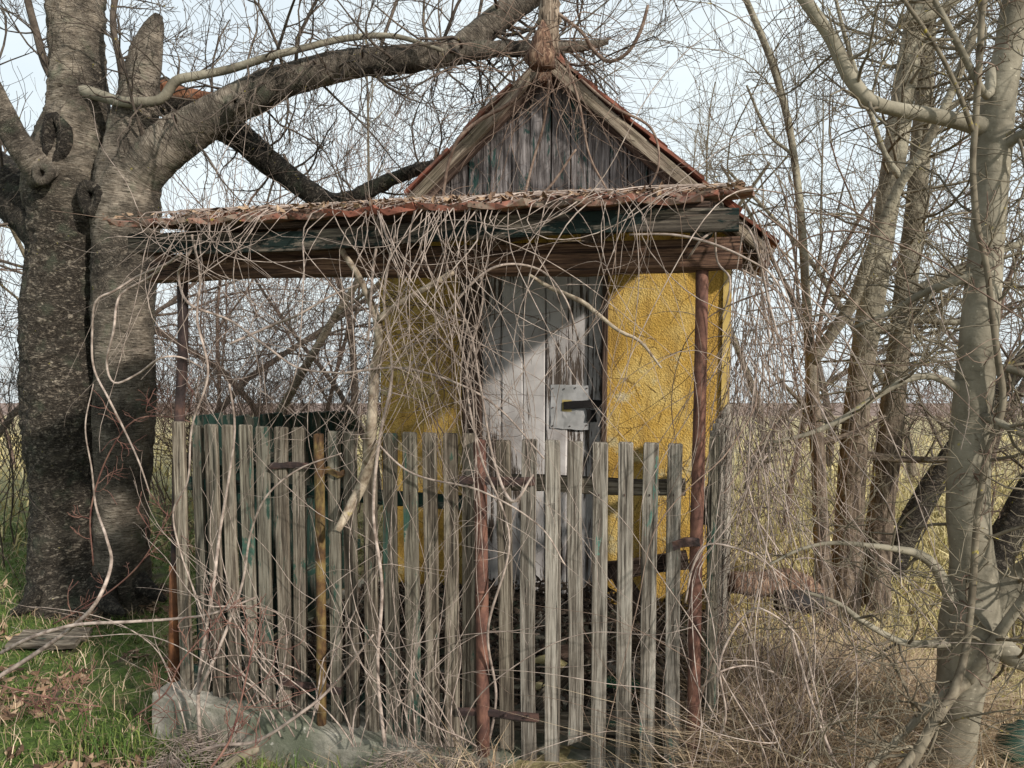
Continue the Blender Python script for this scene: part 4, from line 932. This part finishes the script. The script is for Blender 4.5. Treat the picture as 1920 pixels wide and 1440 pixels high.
# thicket: undergrowth nobody could count
def thicket(name, label, n, px0, px1, d0, d1, h, mat, lean=.25, maxlev=2, r=.006):
    out = []
    for _ in range(n):
        d = rng.uniform(d0, d1); x = bx(rng.uniform(px0, px1), d)
        grow(out, np.array([x, d, float(gz(x, d)) - .03]), np.array([rng.normal(0, lean), rng.normal(0, lean), 1.0]), h * rng.uniform(.5, 1.2), r * rng.uniform(.6, 1.4), 0, maxlev, .22, .06, 7, (4, 7), (.35, .9), (.35, .7), .002, .2)
    o = stems(name, [(p, rr) for l, p, rr in out], M[mat], None, 3, 'stuff'); tag(o, label, 'shrubs'); return o
thicket('thicket', 'dense bare thicket seen through the open left side of the porch', 105, 290, 790, 6.6, 10, 2.2, 'redtwig', .35)
thicket('thicket', 'tangle of thin bare shrubs behind the trees on the right', 34, 1390, 2000, 6.2, 10, 1.5, 'redtwig', .45)
thicket('thicket', 'thin shrubs left of the old cherry', 18, -80, 90, 5.2, 9, 1.9, 'darktwig')
thicket('far_scrub', 'reddish brown scrub along the far side of the meadow', 420, -500, 2500, 24, 46, 2.4, 'redtwig', .3, 2, .02)

# ================================================================== DRY VINES
def wander_vine(p, d, L, r, grav=.05, wob=.22, step=.055, vmin=None, vmax=None, kink=.07, zmin=None, roof=False):
    n = max(4, int(L / step)); pts = [p]; d = unit(d); cur = rng.normal(0, wob * .5, 3)
    for i in range(n):
        cur = cur * .88 + rng.normal(0, wob, 3) * .22
        if rng.random() < kink: d = unit(d + rng.normal(0, .4, 3)); cur = cur * -.5
        d = unit(d + cur + np.array([0, 0, -grav])); p = p + d * step
        v = p @ VV_
        if vmax is not None and v > vmax: p = p - VV_ * (v - vmax); d = unit(d - VV_ * .3)
        if vmin is not None and v < vmin: p = p + VV_ * (vmin - v); d = unit(d + VV_ * .3)
        g = float(gz(p[0], p[1])) if zmin is None else zmin
        if p[2] < g + .02: p = p * np.array([1, 1, 0]) + np.array([0, 0, g + .02]); d = unit(d * np.array([1, 1, .1]))
        pts.append(p)
    if roof:                                                          # it comes down from the roof tiles
        u = pts[0] @ UV_; a = rng.normal(0, .2); pre = []
        for vv, k in ((PF + .45, 1.6), (PF + .3, 1.25), (PF + .15, .85), (PF + .04, .5), (PF - .03, .25)):
            pre.append(Wp(np.clip(u + a * k, PU0, PU1), vv + rng.normal(0, .01), PZ + max(0, vv - PF) * psl + .05 + rng.uniform(0, .02)))
        pts = pre + pts
    pts = np.array(pts)
    for _ in range(2): pts[1:-1] = pts[1:-1] * .5 + (pts[:-2] + pts[2:]) * .25
    if roof: pts = catmull(pts, .05)
    r = r * .78; return pts, np.linspace(r, r * .28, len(pts))
def with_shoots(polys, n, L=.16):
    out = list(polys)
    for p, r in polys:
        for _ in range(rng.poisson(n)):
            i = rng.integers(1, len(p)); q, rr = wander_vine(p[i], rng.normal(0, 1, 3), L * rng.uniform(.4, 1.6), max(.0012, r[i] * .55), .03, .5, .03); out.append((q, rr))
        for i in range(2, len(p), rng.integers(3, 6)):           # swollen nodes
            r[i] *= 1.25
    return out
def traced_stem(pts, k, mat, parent, sides=7, name='stem', lump=.06):
    C = trace_plane(pts, k, .07) if k else trace(pts, 2.6)
    if mat == 'vine': C[:, 3] *= .66
    o, C = limb(name, C, M[mat], parent, sides, .02, lump, .012); return C
# (a) the cut vine at the porch centre
va = thing('porch_vine', 'thick forked vine stem in front of the yellow wall with a dense dry tangle', 'vine', onp(690, 1390, 2.66))
vs = []
vs.append(traced_stem([(632, 995, 15), (655, 955, 20), (682, 900, 22), (692, 850, 20), (697, 790, 19), (703, 700, 18), (710, 640, 18), (708, 595, 20)], 2.68, 'palebranch', va, 14, lump=.13))
vs.append(traced_stem([(708, 600, 18), (690, 555, 14), (668, 510, 12), (640, 465, 11), (650, 430, 9)], 2.67, 'palebranch', va, 8))
vs.append(traced_stem([(710, 600, 16), (740, 575, 12), (790, 545, 11), (850, 510, 11)], 2.66, 'palebranch', va, 8))
vs.append(traced_stem([(992, 515, 5), (1030, 538, 8), (1090, 565, 9), (1110, 580, 8), (1160, 620, 7), (1200, 640, 6), (1240, 690, 4)], 2.64, 'palebranch', va, 6))
for pts in ([(690, 640, 8), (700, 500, 9), (712, 430, 9), (700, 400, 8)], [(720, 1390, 12), (708, 1250, 11), (716, 1100, 11), (700, 960, 10), (712, 820, 10), (735, 700, 9), (720, 560, 8), (742, 430, 8)], [(905, 1440, 9), (930, 1310, 8), (915, 1180, 8), (955, 1010, 7), (900, 850, 7), (875, 700, 7), (905, 560, 6), (880, 430, 6)],
            [(640, 700, 7), (750, 690, 7), (860, 720, 7), (940, 770, 6), (1020, 860, 5)], [(760, 700, 7), (860, 560, 7), (930, 500, 7), (1010, 505, 6), (1060, 560, 5), (1085, 640, 4)], [(830, 520, 6), (880, 620, 7), (900, 720, 7), (925, 860, 8), (960, 940, 10), (1000, 890, 6)],
            [(650, 760, 6), (760, 880, 6), (900, 920, 6), (1010, 985, 5), (1060, 1060, 4)]):
    vs.append(traced_stem(pts, 2.66 + rng.normal(0, .03), 'vine', va, 6))
pol = []
for _ in range(64):
    px = np.clip(rng.normal(800, 130), 560, 1120); p = onp(px, rng.uniform(425, 455), 2.47)
    pol.append(wander_vine(p, unit(np.array([rng.normal(0, .4), rng.normal(-.1, .3), rng.normal(-.6, .4)])), rng.uniform(.4, 1.7), rng.uniform(.0017, .0038), .08, .24, vmin=2.4, vmax=2.72, roof=True))
for _ in range(60):
    px = np.clip(rng.normal(850, 60), 690, 1050); p = onp(px, rng.uniform(560, 760), rng.uniform(2.55, 3.1))
    pol.append(wander_vine(p, rng.normal(0, 1, 3), rng.uniform(.3, .9), rng.uniform(.0014, .003), .03, .34, vmin=2.5, vmax=2.72 if rng.random() < .6 else 3.6))
for _ in range(34):
    px = rng.uniform(640, 900); p = onp(px, 1400, 2.62)
    pol.append(wander_vine(p, np.array([rng.normal(0, .25), rng.normal(0, .1), 1.0]), rng.uniform(.5, 1.5), rng.uniform(.0015, .0045), -.03, .22, vmin=2.5, vmax=2.72))
stems('tangle', with_shoots(pol, 1.6), M['vine'], va, 4, 'stuff')
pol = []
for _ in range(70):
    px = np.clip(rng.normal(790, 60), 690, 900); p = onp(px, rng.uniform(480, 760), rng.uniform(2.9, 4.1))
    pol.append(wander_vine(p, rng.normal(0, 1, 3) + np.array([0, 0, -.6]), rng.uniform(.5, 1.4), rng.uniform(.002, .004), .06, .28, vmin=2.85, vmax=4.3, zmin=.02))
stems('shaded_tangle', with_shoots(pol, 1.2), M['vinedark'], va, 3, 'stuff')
# (b) left porch end
vb = thing('corner_vine', 'pale dry vine spilling from the left end of the porch roof over the fence', 'vine', onp(400, 1390, 2.6))
for pts in ([(345, 480, 9), (300, 500, 8), (255, 520, 7), (215, 545, 7), (180, 565, 6), (173, 620, 6), (176, 690, 6), (205, 750, 6), (235, 810, 6), (262, 870, 5), (283, 932, 4)], [(340, 475, 9), (280, 520, 8), (225, 555, 7), (213, 620, 7), (200, 680, 6), (215, 718, 6), (260, 700, 6), (300, 672, 6), (340, 670, 5), (380, 690, 4)],
            [(385, 430, 9), (345, 490, 9), (335, 520, 8), (355, 570, 8), (430, 600, 7), (500, 650, 7), (560, 690, 6), (640, 700, 5)], [(430, 645, 7), (510, 610, 8), (560, 590, 7), (620, 555, 6), (680, 530, 5)], [(360, 440, 8), (375, 520, 7), (370, 600, 7), (390, 700, 7), (360, 800, 6), (352, 900, 6), (325, 960, 6), (340, 1040, 5), (380, 1150, 5)],
            [(375, 1390, 13), (372, 1290, 12), (385, 1190, 11), (400, 1100, 10), (412, 1000, 9), (430, 890, 8), (440, 800, 7), (430, 720, 6)], [(372, 1300, 10), (395, 1250, 10), (425, 1180, 9), (455, 1090, 8), (470, 1000, 7), (500, 930, 6), (560, 880, 5), (640, 850, 4)], [(300, 1440, 12), (400, 1400, 11), (480, 1390, 10), (560, 1340, 10), (620, 1290, 8), (700, 1190, 6)],
            [(0, 1225, 10), (60, 1195, 11), (140, 1172, 10), (240, 1166, 9), (330, 1160, 8), (400, 1150, 7), (480, 1120, 6)], [(-20, 1280, 14), (60, 1230, 13), (130, 1180, 12), (180, 1130, 11), (208, 1060, 10), (200, 1010, 8), (180, 950, 7), (172, 880, 5), (160, 800, 4), (175, 720, 3)]):
    traced_stem(pts, 2.60 + rng.normal(0, .03), 'vine', vb, 6)
pol = []
for _ in range(40):
    px = np.clip(rng.normal(385, 70), 270, 620); p = onp(px, rng.uniform(440, 470), 2.47)
    pol.append(wander_vine(p, np.array([rng.normal(0, .6), rng.normal(-.1, .3), rng.normal(-.3, .5)]), rng.uniform(.3, 1.2), rng.uniform(.0016, .0036), .08, .25, vmin=2.35, vmax=2.73, roof=True))
for _ in range(26):
    px = rng.uniform(340, 620); p = onp(px, rng.uniform(1300, 1390), 2.62)
    pol.append(wander_vine(p, np.array([rng.normal(0, .35), rng.normal(0, .1), 1.0]), rng.uniform(.5, 1.5), rng.uniform(.0018, .005), -.02, .22, vmin=2.5, vmax=2.73))
for _ in range(34):
    px = rng.uniform(350, 700); p = onp(px, rng.uniform(560, 740), rng.uniform(2.6, 3.4))
    pol.append(wander_vine(p, rng.normal(0, 1, 3), rng.uniform(.3, .9), rng.uniform(.0015, .003), .03, .34))
stems('tangle', with_shoots(pol, 1.8), M['vine'], vb, 4, 'stuff')
# (c) right curtain
vc = thing('vine_curtain', 'thick curtain of dry vines from the right porch roof end to the ground', 'vine', Wp(.1, 2.75, -.05))
for pts in ([(1180, 440, 6), (1260, 440, 7), (1330, 455, 7), (1400, 485, 6), (1450, 520, 5), (1490, 600, 4)], [(1290, 485, 6), (1320, 445, 7), (1370, 420, 7), (1400, 425, 7), (1420, 470, 7), (1440, 560, 6), (1470, 700, 6), (1440, 820, 5), (1400, 900, 5)], [(1340, 430, 6), (1345, 490, 6), (1368, 520, 6), (1365, 560, 5), (1350, 600, 4)],
            [(1318, 1440, 6), (1360, 1350, 6), (1350, 1240, 7), (1400, 1150, 7), (1440, 1147, 6), (1500, 1200, 6), (1530, 1300, 5), (1560, 1440, 5)], [(1285, 1130, 5), (1300, 1060, 6), (1330, 1020, 6), (1400, 1035, 5), (1440, 1060, 4)], [(1315, 1290, 5), (1350, 1260, 6), (1400, 1248, 5), (1450, 1260, 4)], [(1570, 1440, 9), (1530, 1340, 8), (1500, 1240, 7), (1470, 1130, 6), (1430, 1010, 6), (1400, 900, 5), (1380, 800, 5)]):
    traced_stem(pts, 2.62 + rng.normal(0, .04), 'vine', vc, 6)
pol = []
for _ in range(250):
    u = rng.normal(.06, .05); p = Wp(u, rng.uniform(2.55, 3.6), rng.uniform(1.2, 2.02) if rng.random() < .7 else rng.uniform(.6, 1.3))
    pol.append(wander_vine(p, np.array([rng.normal(.08, .25), rng.normal(0, .25), rng.normal(-.5, .4)]), rng.uniform(.4, 1.9), rng.uniform(.0016, .004), .14, .2))
for _ in range(170):
    u = rng.normal(.16, .11); p0 = Wp(u, rng.uniform(2.5, 3.5), 0); p = np.array([p0[0], p0[1], float(gz(p0[0], p0[1]))])
    pol.append(wander_vine(p, np.array([rng.normal(-.12, .3), rng.normal(0, .2), 1.0]), rng.uniform(.4, 1.4), rng.uniform(.0016, .004), 0, .2))
for _ in range(16):
    p = onp(rng.uniform(1120, 1310), rng.uniform(400, 425), 2.47)
    pol.append(wander_vine(p, np.array([rng.normal(0, .4), rng.normal(0, .2), -1]), rng.uniform(.4, 1.3), rng.uniform(.0015, .003), .05, .24, vmin=2.4, vmax=2.9, roof=True))
stems('tangle', with_shoots([q for i, q in enumerate(pol) if i % 4], 1.5), M['vine'], vc, 4, 'stuff')
stems('dark_tangle', with_shoots(pol[::4], 1.5), M['vinedark'], vc, 4, 'stuff')
# (d) gable vines
vd_ = thing('gable_vine', 'thin dry vines hanging from the ridge across the grey gable', 'vine', Wp(AU, WV - .3, 2.9))
for pts in ([(1040, 20, 6), (1090, 60, 6), (1110, 90, 7), (1140, 115, 7), (1175, 100, 7), (1200, 60, 7), (1215, 10, 6)], [(985, 150, 7), (960, 190, 8), (900, 225, 8), (860, 260, 7), (840, 310, 6), (830, 370, 5)], [(1030, 150, 5), (1020, 230, 5), (1000, 300, 5), (985, 360, 5)], [(1060, 110, 5), (1085, 190, 5), (1105, 290, 4), (1140, 360, 4)], [(1090, 150, 5), (1150, 200, 5), (1220, 240, 5), (1235, 310, 4), (1205, 370, 4)], [(960, 375, 4), (1020, 360, 5), (1080, 280, 4)]):
    traced_stem(pts, WV - .32, 'vinedark', vd_, 6)
pol = []
for _ in range(38):
    px = rng.normal(1030, 55); p = onp(px, rng.uniform(60, 190), rng.uniform(WV - .45, WV - .3))
    pol.append(wander_vine(p, np.array([rng.normal(0, .6), rng.normal(-.1, .2), rng.normal(-.5, .5)]), rng.uniform(.3, 1.1), rng.uniform(.0018, .004), .06, .25, vmax=WV - .08))
for _ in range(44):
    px = rng.normal(1030, 70); p = onp(px, rng.uniform(20, 130), rng.uniform(WV - .6, WV - .1))
    pol.append(wander_vine(p, np.array([rng.normal(0, 1), rng.normal(0, .5), rng.normal(0, .6)]), rng.uniform(.3, 1.0), rng.uniform(.0018, .004), .02, .35))
stems('tangle', with_shoots(pol, 1.6), M['vinedark'], vd_, 4, 'stuff')
# (e) creepers lying over the porch roof
ve = thing('roof_creeper', 'mat of dry creeper and twigs lying on the porch roof tiles', 'vine', Wp(-1.2, 3.2, 2.15))
pol = []
for _ in range(120):
    u = np.clip(rng.normal(-1.25, .5), -2.4, .0); v = rng.uniform(2.5, 4.2); z = PZ + (v - PF) * psl + .05
    p, r_ = wander_vine(Wp(u, v, z), np.array([rng.normal(0, 1), rng.normal(0, .6), 0]), rng.uniform(.1, .7), rng.uniform(.0015, .0045), 0, .3, zmin=-9)
    vv = p @ VV_; base = PZ + (np.clip(vv, PF - .1, 9) - PF) * psl + .042; p[:, 2] = base + np.abs(p[:, 2] - base) * .18
    p = p - np.outer(np.clip(vv - (WV - .06), 0, None), VV_); pol.append((p, r_))
stems('tangle', with_shoots(pol, 1.0), M['vinedark'], ve, 4, 'stuff')

# brambles
br = thing('bramble', 'red bramble canes arching over the grass by the cherry trunk', 'bramble', at(230, 1150, 4))
for pts in ([(175, 1060, 5, 3.9), (170, 960, 5, 3.8), (200, 860, 5, 3.7), (250, 790, 5, 3.6), (320, 782, 4, 3.5), (380, 800, 3, 3.4)], [(0, 1285, 5, 3), (60, 1300, 6, 3), (120, 1315, 5, 3), (190, 1325, 3, 3)], [(250, 1345, 5, 3), (310, 1300, 6, 2.95), (340, 1240, 5, 2.9), (400, 1170, 4, 2.9), (440, 1110, 3, 2.9)], [(100, 1170, 5, 3.6), (190, 1120, 5, 3.5), (260, 1060, 5, 3.4), (310, 980, 4, 3.3), (340, 930, 3, 3.2)], [(395, 1440, 9, 2.55), (430, 1390, 8, 2.6), (455, 1300, 6, 2.62), (480, 1180, 4, 2.64)]):
    C = trace(pts, 3); C[:, 3] *= .6
    _, C = limb('cane', C, M['bramble'], br, 6, .04, .05, .01)
    t_ = []; sprout(t_, C, 14, .16, .5, 1, 2, up=.1, wander=.35, rmax=.003); stems('cane_shoots', [(p, r) for l, p, r in t_], M['bramble'], br, 3, 'stuff')

# ================================================================== GRASS, LEAVES, LITTER
def blades(name, label, cat, X, Y, H, lean, wid, mat, zoff=0.0, flat=None, parent=None):
    n = len(X); H = np.asarray(H) * np.ones(n); a = rng.uniform(0, 2 * math.pi, n); ln = np.abs(rng.normal(lean, lean * .5, n)) * H
    if flat is not None: a = flat + rng.normal(0, .5, n)
    B = np.stack([X, Y, gz(X, Y) - .01 + zoff], -1); dx = np.stack([np.cos(a), np.sin(a), np.zeros(n)], -1); px = np.stack([-np.sin(a), np.cos(a), np.zeros(n)], -1)
    b2 = rng.uniform(0, 6.28, n); px = np.stack([np.cos(b2), np.sin(b2), np.zeros(n)], -1) * (wid * rng.uniform(.6, 1.4, n) / 2)[:, None]
    up = np.array([0, 0, 1.0]); m1 = B + dx * (ln * .3)[:, None] + up * (H * .62)[:, None]; tp = B + dx * ln[:, None] + up * (H * rng.uniform(.75, 1.0, n))[:, None]
    V = np.stack([B - px, B + px, m1 - px * .8, m1 + px * .8, tp], 1).reshape(-1, 3); i = np.arange(n) * 5
    Q = np.stack([i, i + 1, i + 3, i + 2], -1); T = np.stack([i + 2, i + 3, i + 4], -1)
    o = mesh_part(name, V, Q, T, M[mat], parent, False, None, np.repeat(rng.random(n), 5)); o['kind'] = 'stuff'
    if parent is None: tag(o, label, cat)
    return o
def outside(X, Y):
    P = np.stack([X, Y, 0 * X], -1); u = P @ UV_; v = P @ VV_
    return ~((u > -2.42) & (u < .0) & (v > FV - .12) & (v < WV + 2.6))
n = 46000; d = 2.3 + 5.2 * rng.random(n) ** 1.3; X = (rng.uniform(-250, 930, n) - 960) / FPX * d; Y = d
pat = np.sin(X * 3.1 + 1) * np.sin(Y * 2.7) + np.sin(X * 7 + Y * 5) * .5
k = outside(X, Y) & (pat > -.75 + .5 * rng.random(n)) & (X < -.3); X, Y = X[k], Y[k]
blades('green_grass', 'short green grass round the old cherry and before the fence', 'grass', X, Y, rng.uniform(.015, .055, len(X)), .7, .006, 'green')
n = 7000; d = 2.3 + 4 * rng.random(n); X = (rng.uniform(-250, 960, n) - 960) / FPX * d; Y = d; k = outside(X, Y); X, Y = X[k], Y[k]
blades('dead_grass', 'straw coloured dead grass among the green on the left', 'grass', X, Y, rng.uniform(.03, .12, len(X)), 1.2, .004, 'dry')
n = 42000; d = 2.0 + 9 * rng.random(n) ** 1.2; X = (rng.uniform(1290, 2150, n) - 960) / FPX * d; Y = d; k = outside(X, Y); X, Y = X[k], Y[k]
blades('meadow_grass', 'faded yellow green meadow grass under the trees on the right', 'grass', X, Y, rng.uniform(.04, .16, len(X)), .9, .006, 'drygreen')
n = 26000; d = 6 + 18 * rng.random(n); X = (rng.uniform(-300, 2200, n) - 960) / FPX * d; Y = d; k = outside(X, Y)
blades('far_meadow_grass', 'pale straw coloured grass of the meadow beyond the hut', 'grass', X[k], Y[k], rng.uniform(.05, .16, int(k.sum())), .8, .018, 'drygreen')
cX, cY, cH = [], [], []
for cxp, cyp, dd, sp, nn, hh in ((1600, 1290, 3.0, .16, 2600, .42), (1500, 1330, 2.7, .18, 2200, .36), (1420, 1400, 2.6, .15, 1800, .32), (1680, 1260, 3.3, .2, 1800, .34), (1620, 1400, 2.5, .2, 1600, .26), (1450, 1250, 3.2, .2, 1400, .36), (1870, 1330, 2.8, .25, 1300, .24), (730, 1400, 2.58, .18, 700, .16), (400, 1400, 2.55, .14, 600, .12), (880, 1420, 2.6, .12, 300, .2)):
    c = at(cxp, cyp, dd); cX.append(c[0] + rng.normal(0, sp, nn)); cY.append(c[1] + rng.normal(0, sp, nn)); cH.append(rng.uniform(.4, 1.1, nn) * hh)
X, Y, H = map(np.concatenate, (cX, cY, cH)); k = outside(X, Y)
blades('dry_grass_tufts', 'long collapsed tufts of dry blond grass by the right post', 'grass', X[k], Y[k], H[k], 1.25, .0045, 'dry')
n = 900; X = rng.uniform(-1.9, -.2, n); Y = 2.62 - X * .30 + rng.normal(0, .05, n); k = outside(X, Y)
blades('kerb_grass', 'green tufts growing against the concrete plinth', 'grass', X[k], Y[k], rng.uniform(.06, .17, int(k.sum())), .4, .005, 'green')
def leaves(name, label, P, size, parent=None, mat='leaf', flatness=.5):
    n = len(P); A = rng.normal(0, 1, (n, 3)) * np.array([1, 1, flatness]); A /= np.linalg.norm(A, axis=1, keepdims=True)
    B = np.cross(A, np.array([0, 0, 1.0]) + rng.normal(0, .4, (n, 3))); B /= np.linalg.norm(B, axis=1, keepdims=True); Nn = np.cross(A, B); s = (size * rng.uniform(.5, 1.4, n))[:, None]
    V = np.stack([P - A * s, P - B * s * .5 + Nn * s * .25, P + A * s, P + B * s * .5 + Nn * s * .25, P - Nn * s * .1], 1).reshape(-1, 3); i = np.arange(n) * 5
    T = np.concatenate([np.stack([i + 4, i + a, i + b_], -1) for a, b_ in ((0, 1), (1, 2), (2, 3), (3, 0))])
    o = mesh_part(name, V, None, T, M[mat], parent, False, None, np.repeat(rng.random(n), 5)); o['kind'] = 'stuff'
    if parent is None: tag(o, label, 'leaves')
n = 9000; d = 2.3 + 3.5 * rng.random(n); X = (rng.uniform(-100, 980, n) - 960) / FPX * d; Y = d; pat = np.sin(X * 4 + 2) * np.sin(Y * 4.5 + 1); pat = pat + .6 * np.sin(X * 11 + Y * 6) * np.sin(Y * 13 - X * 5); k = outside(X, Y) & (pat > .35); X, Y = X[k], Y[k]
leaves('leaf_litter', 'brown dead leaves scattered in the grass on the left', np.stack([X, Y, gz(X, Y) + rng.uniform(.005, .04, len(X))], -1), .027)
n = 2600; d = 2.3 + 3.5 * rng.random(n); X = (rng.uniform(1320, 2000, n) - 960) / FPX * d; Y = d; k = outside(X, Y); X, Y = X[k], Y[k]
leaves('leaf_litter', 'brown dead leaves under the dry vines on the right', np.stack([X, Y, gz(X, Y) + rng.uniform(.0, .04, len(X))], -1), .022)
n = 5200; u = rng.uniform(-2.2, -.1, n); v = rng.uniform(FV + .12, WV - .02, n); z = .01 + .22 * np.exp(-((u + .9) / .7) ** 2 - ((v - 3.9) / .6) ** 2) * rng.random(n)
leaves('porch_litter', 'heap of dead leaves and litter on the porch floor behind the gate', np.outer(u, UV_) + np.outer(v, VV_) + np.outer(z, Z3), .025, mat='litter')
n = 3000; u = np.clip(rng.normal(-1.1, .6, n), -2.4, .0); v = rng.uniform(2.5, 4.3, n); z = PZ + (v - PF) * psl + .045 + .02 * rng.random(n)
leaves('roof_litter', 'dead leaves caught on the porch roof', np.outer(u, UV_) + np.outer(v, VV_) + np.outer(z, Z3), .016)
# nest-like heaps of straw in front of the plinth
def heap(name, label, c, n, R, h):
    pol = []
    for _ in range(n):
        a = rng.uniform(0, 6.28); r_ = R * math.sqrt(rng.random()); p = c + np.array([r_ * math.cos(a), r_ * math.sin(a), h * (1 - (r_ / R) ** 2) * rng.random()])
        pol.append(wander_vine(p, np.array([math.cos(a + 1.6), math.sin(a + 1.6), rng.normal(0, .2)]), rng.uniform(.06, .25), rng.uniform(.001, .0025), .02, .3, .03))
    o = stems(name, pol, M['vine'], None, 3, 'stuff'); tag(o, label, 'straw heap')
heap('straw_heap', 'nest-like heap of dry stalks before the left end of the plinth', at(375, 1400, 3.0) * np.array([1, 1, 0]) + np.array([0, 0, -.19]), 800, .2, .17)
heap('straw_heap', 'mat of dry stalks at the foot of the rusty gate post', at(800, 1430, 2.72) * np.array([1, 1, 0]) + np.array([0, 0, -.1]), 600, .26, .16)
heap('straw_heap', 'tangled dry stalks below the vine curtain', at(1500, 1400, 2.6) * np.array([1, 1, 0]) + np.array([0, 0, -.12]), 700, .36, .3)
# sticks and boards
_o, _ = limb('cut_branch', trace([(350, 1480, 26, 2.86), (400, 1450, 22, 2.92), (440, 1425, 17, 2.96), (484, 1402, 16, 3.0)], 2.9), M['greytwig'], None, 10, .03, .05, .01); tag(_o, 'sawn pale branch lying on the grass before the plinth', 'branch')
for y, lab in ((1160, 'upper of two grey boards rotting in the grass by the cherry'), (1172, 'lower of two grey boards rotting in the grass by the cherry')):
    p0, p1 = at(38, y, 4.3), at(165, y + 4, 4.3); z = float(gz(p0[0], p0[1]))
    o = plank('board', (p0[0], p0[1] - (y - 1160) * .008, z + .05), (p1[0], p1[1] - (y - 1160) * .008, z + .06), (0, 1, .3), .09, .03, M['picket'], None); tag(o, lab, 'board')
# rubbish on the porch
jn = 0
for (px, py, k_, w_, h_, lab) in ((1030, 1245, 3.3, .05, .012, 'long yellowed plastic piece behind the gate'), (1065, 1270, 3.25, .04, .012, 'short yellowed plastic piece behind the gate'), (1015, 1295, 3.2, .035, .012, 'yellowed plastic scrap nearest the rusty post')):
    p = onp(px, py, k_); C = np.array([[*(p - UV_ * w_ * 1.6), .008], [*(p - UV_ * w_ * .4 + Z3 * .02), .02], [*(p + UV_ * w_ * .6 + Z3 * .01), .022], [*(p + UV_ * w_ * 1.6), .014]])
    o, _ = limb('plastic_scrap', C, M['yellowscrap'], None, 8, .02, .15, .03); tag(o, lab, 'scrap')
p = onp(1160, 1285, 3.3); C = np.array([[*(p - UV_ * .06), .034], [*(p - UV_ * .03), .036], [*(p + UV_ * .07), .036], [*(p + UV_ * .11), .014], [*(p + UV_ * .16), .012]])
o, _ = limb('bottle', C, M['glass'], None, 14, .02, 0, 0); tag(o, 'green glass bottle lying behind the gate', 'bottle')
p = onp(1150, 1260, 3.5); o, _ = limb('rag', np.array([[*(p - UV_ * .08), .03], [*p, .05], [*(p + UV_ * .06 + Z3 * .03), .045], [*(p + UV_ * .12), .02]]), M['rag'], None, 10, .02, .3, .08); tag(o, 'crumpled pale rag behind the gate', 'rag')
for a, b_, lab in (((1150, 1060, 3.7), (1270, 1250, 3.5), 'dark board leaning under the yellow wall'), ((1040, 1230, 3.4), (1240, 1215, 3.6), 'dark board lying flat behind the gate'), ((880, 1180, 3.5), (700, 1250, 3.6), 'dark board lying behind the green pickets'), ((1130, 1070, 3.9), (1290, 1050, 3.9), 'dark beam lying along the foot of the yellow wall')):
    o = plank('loose_board', onp(a[0], a[1], a[2]), onp(b_[0], b_[1], b_[2]), Z3, .09, .03, M['frame'], None); tag(o, lab, 'board')
# rotten logs right of the hut, green plastic at the right edge
o, _ = limb('rotten_log', trace([(1370, 1090, 40, 3.8), (1430, 1095, 46, 3.9), (1480, 1090, 44, 4.0), (1530, 1110, 36, 4.1)], 3.9), M['rotten'], None, 18, .03, .12, .04); tag(o, 'brown rotten log lying beyond the vine curtain', 'log')
o, _ = limb('burnt_log', trace([(1455, 1125, 40, 3.7), (1510, 1128, 44, 3.7), (1545, 1130, 36, 3.7)], 3.7), M['black'], None, 14, .04, .1, .03); tag(o, 'black charred log lying beyond the vine curtain', 'log')
p = at(1905, 1395, 2.7); o, _ = limb('plastic_can', np.array([[*(p + np.array([-.03, 0, -.06])), .04], [*(p + np.array([-.02, 0, -.04])), .055], [*(p + np.array([.02, .02, .03])), .055], [*(p + np.array([.03, .02, .05])), .03], [*(p + np.array([.035, .02, .075])), .015]]), M['greenplastic'], None, 14, .02, .02, 0); tag(o, 'green plastic can half hidden in grass at the right edge', 'can')
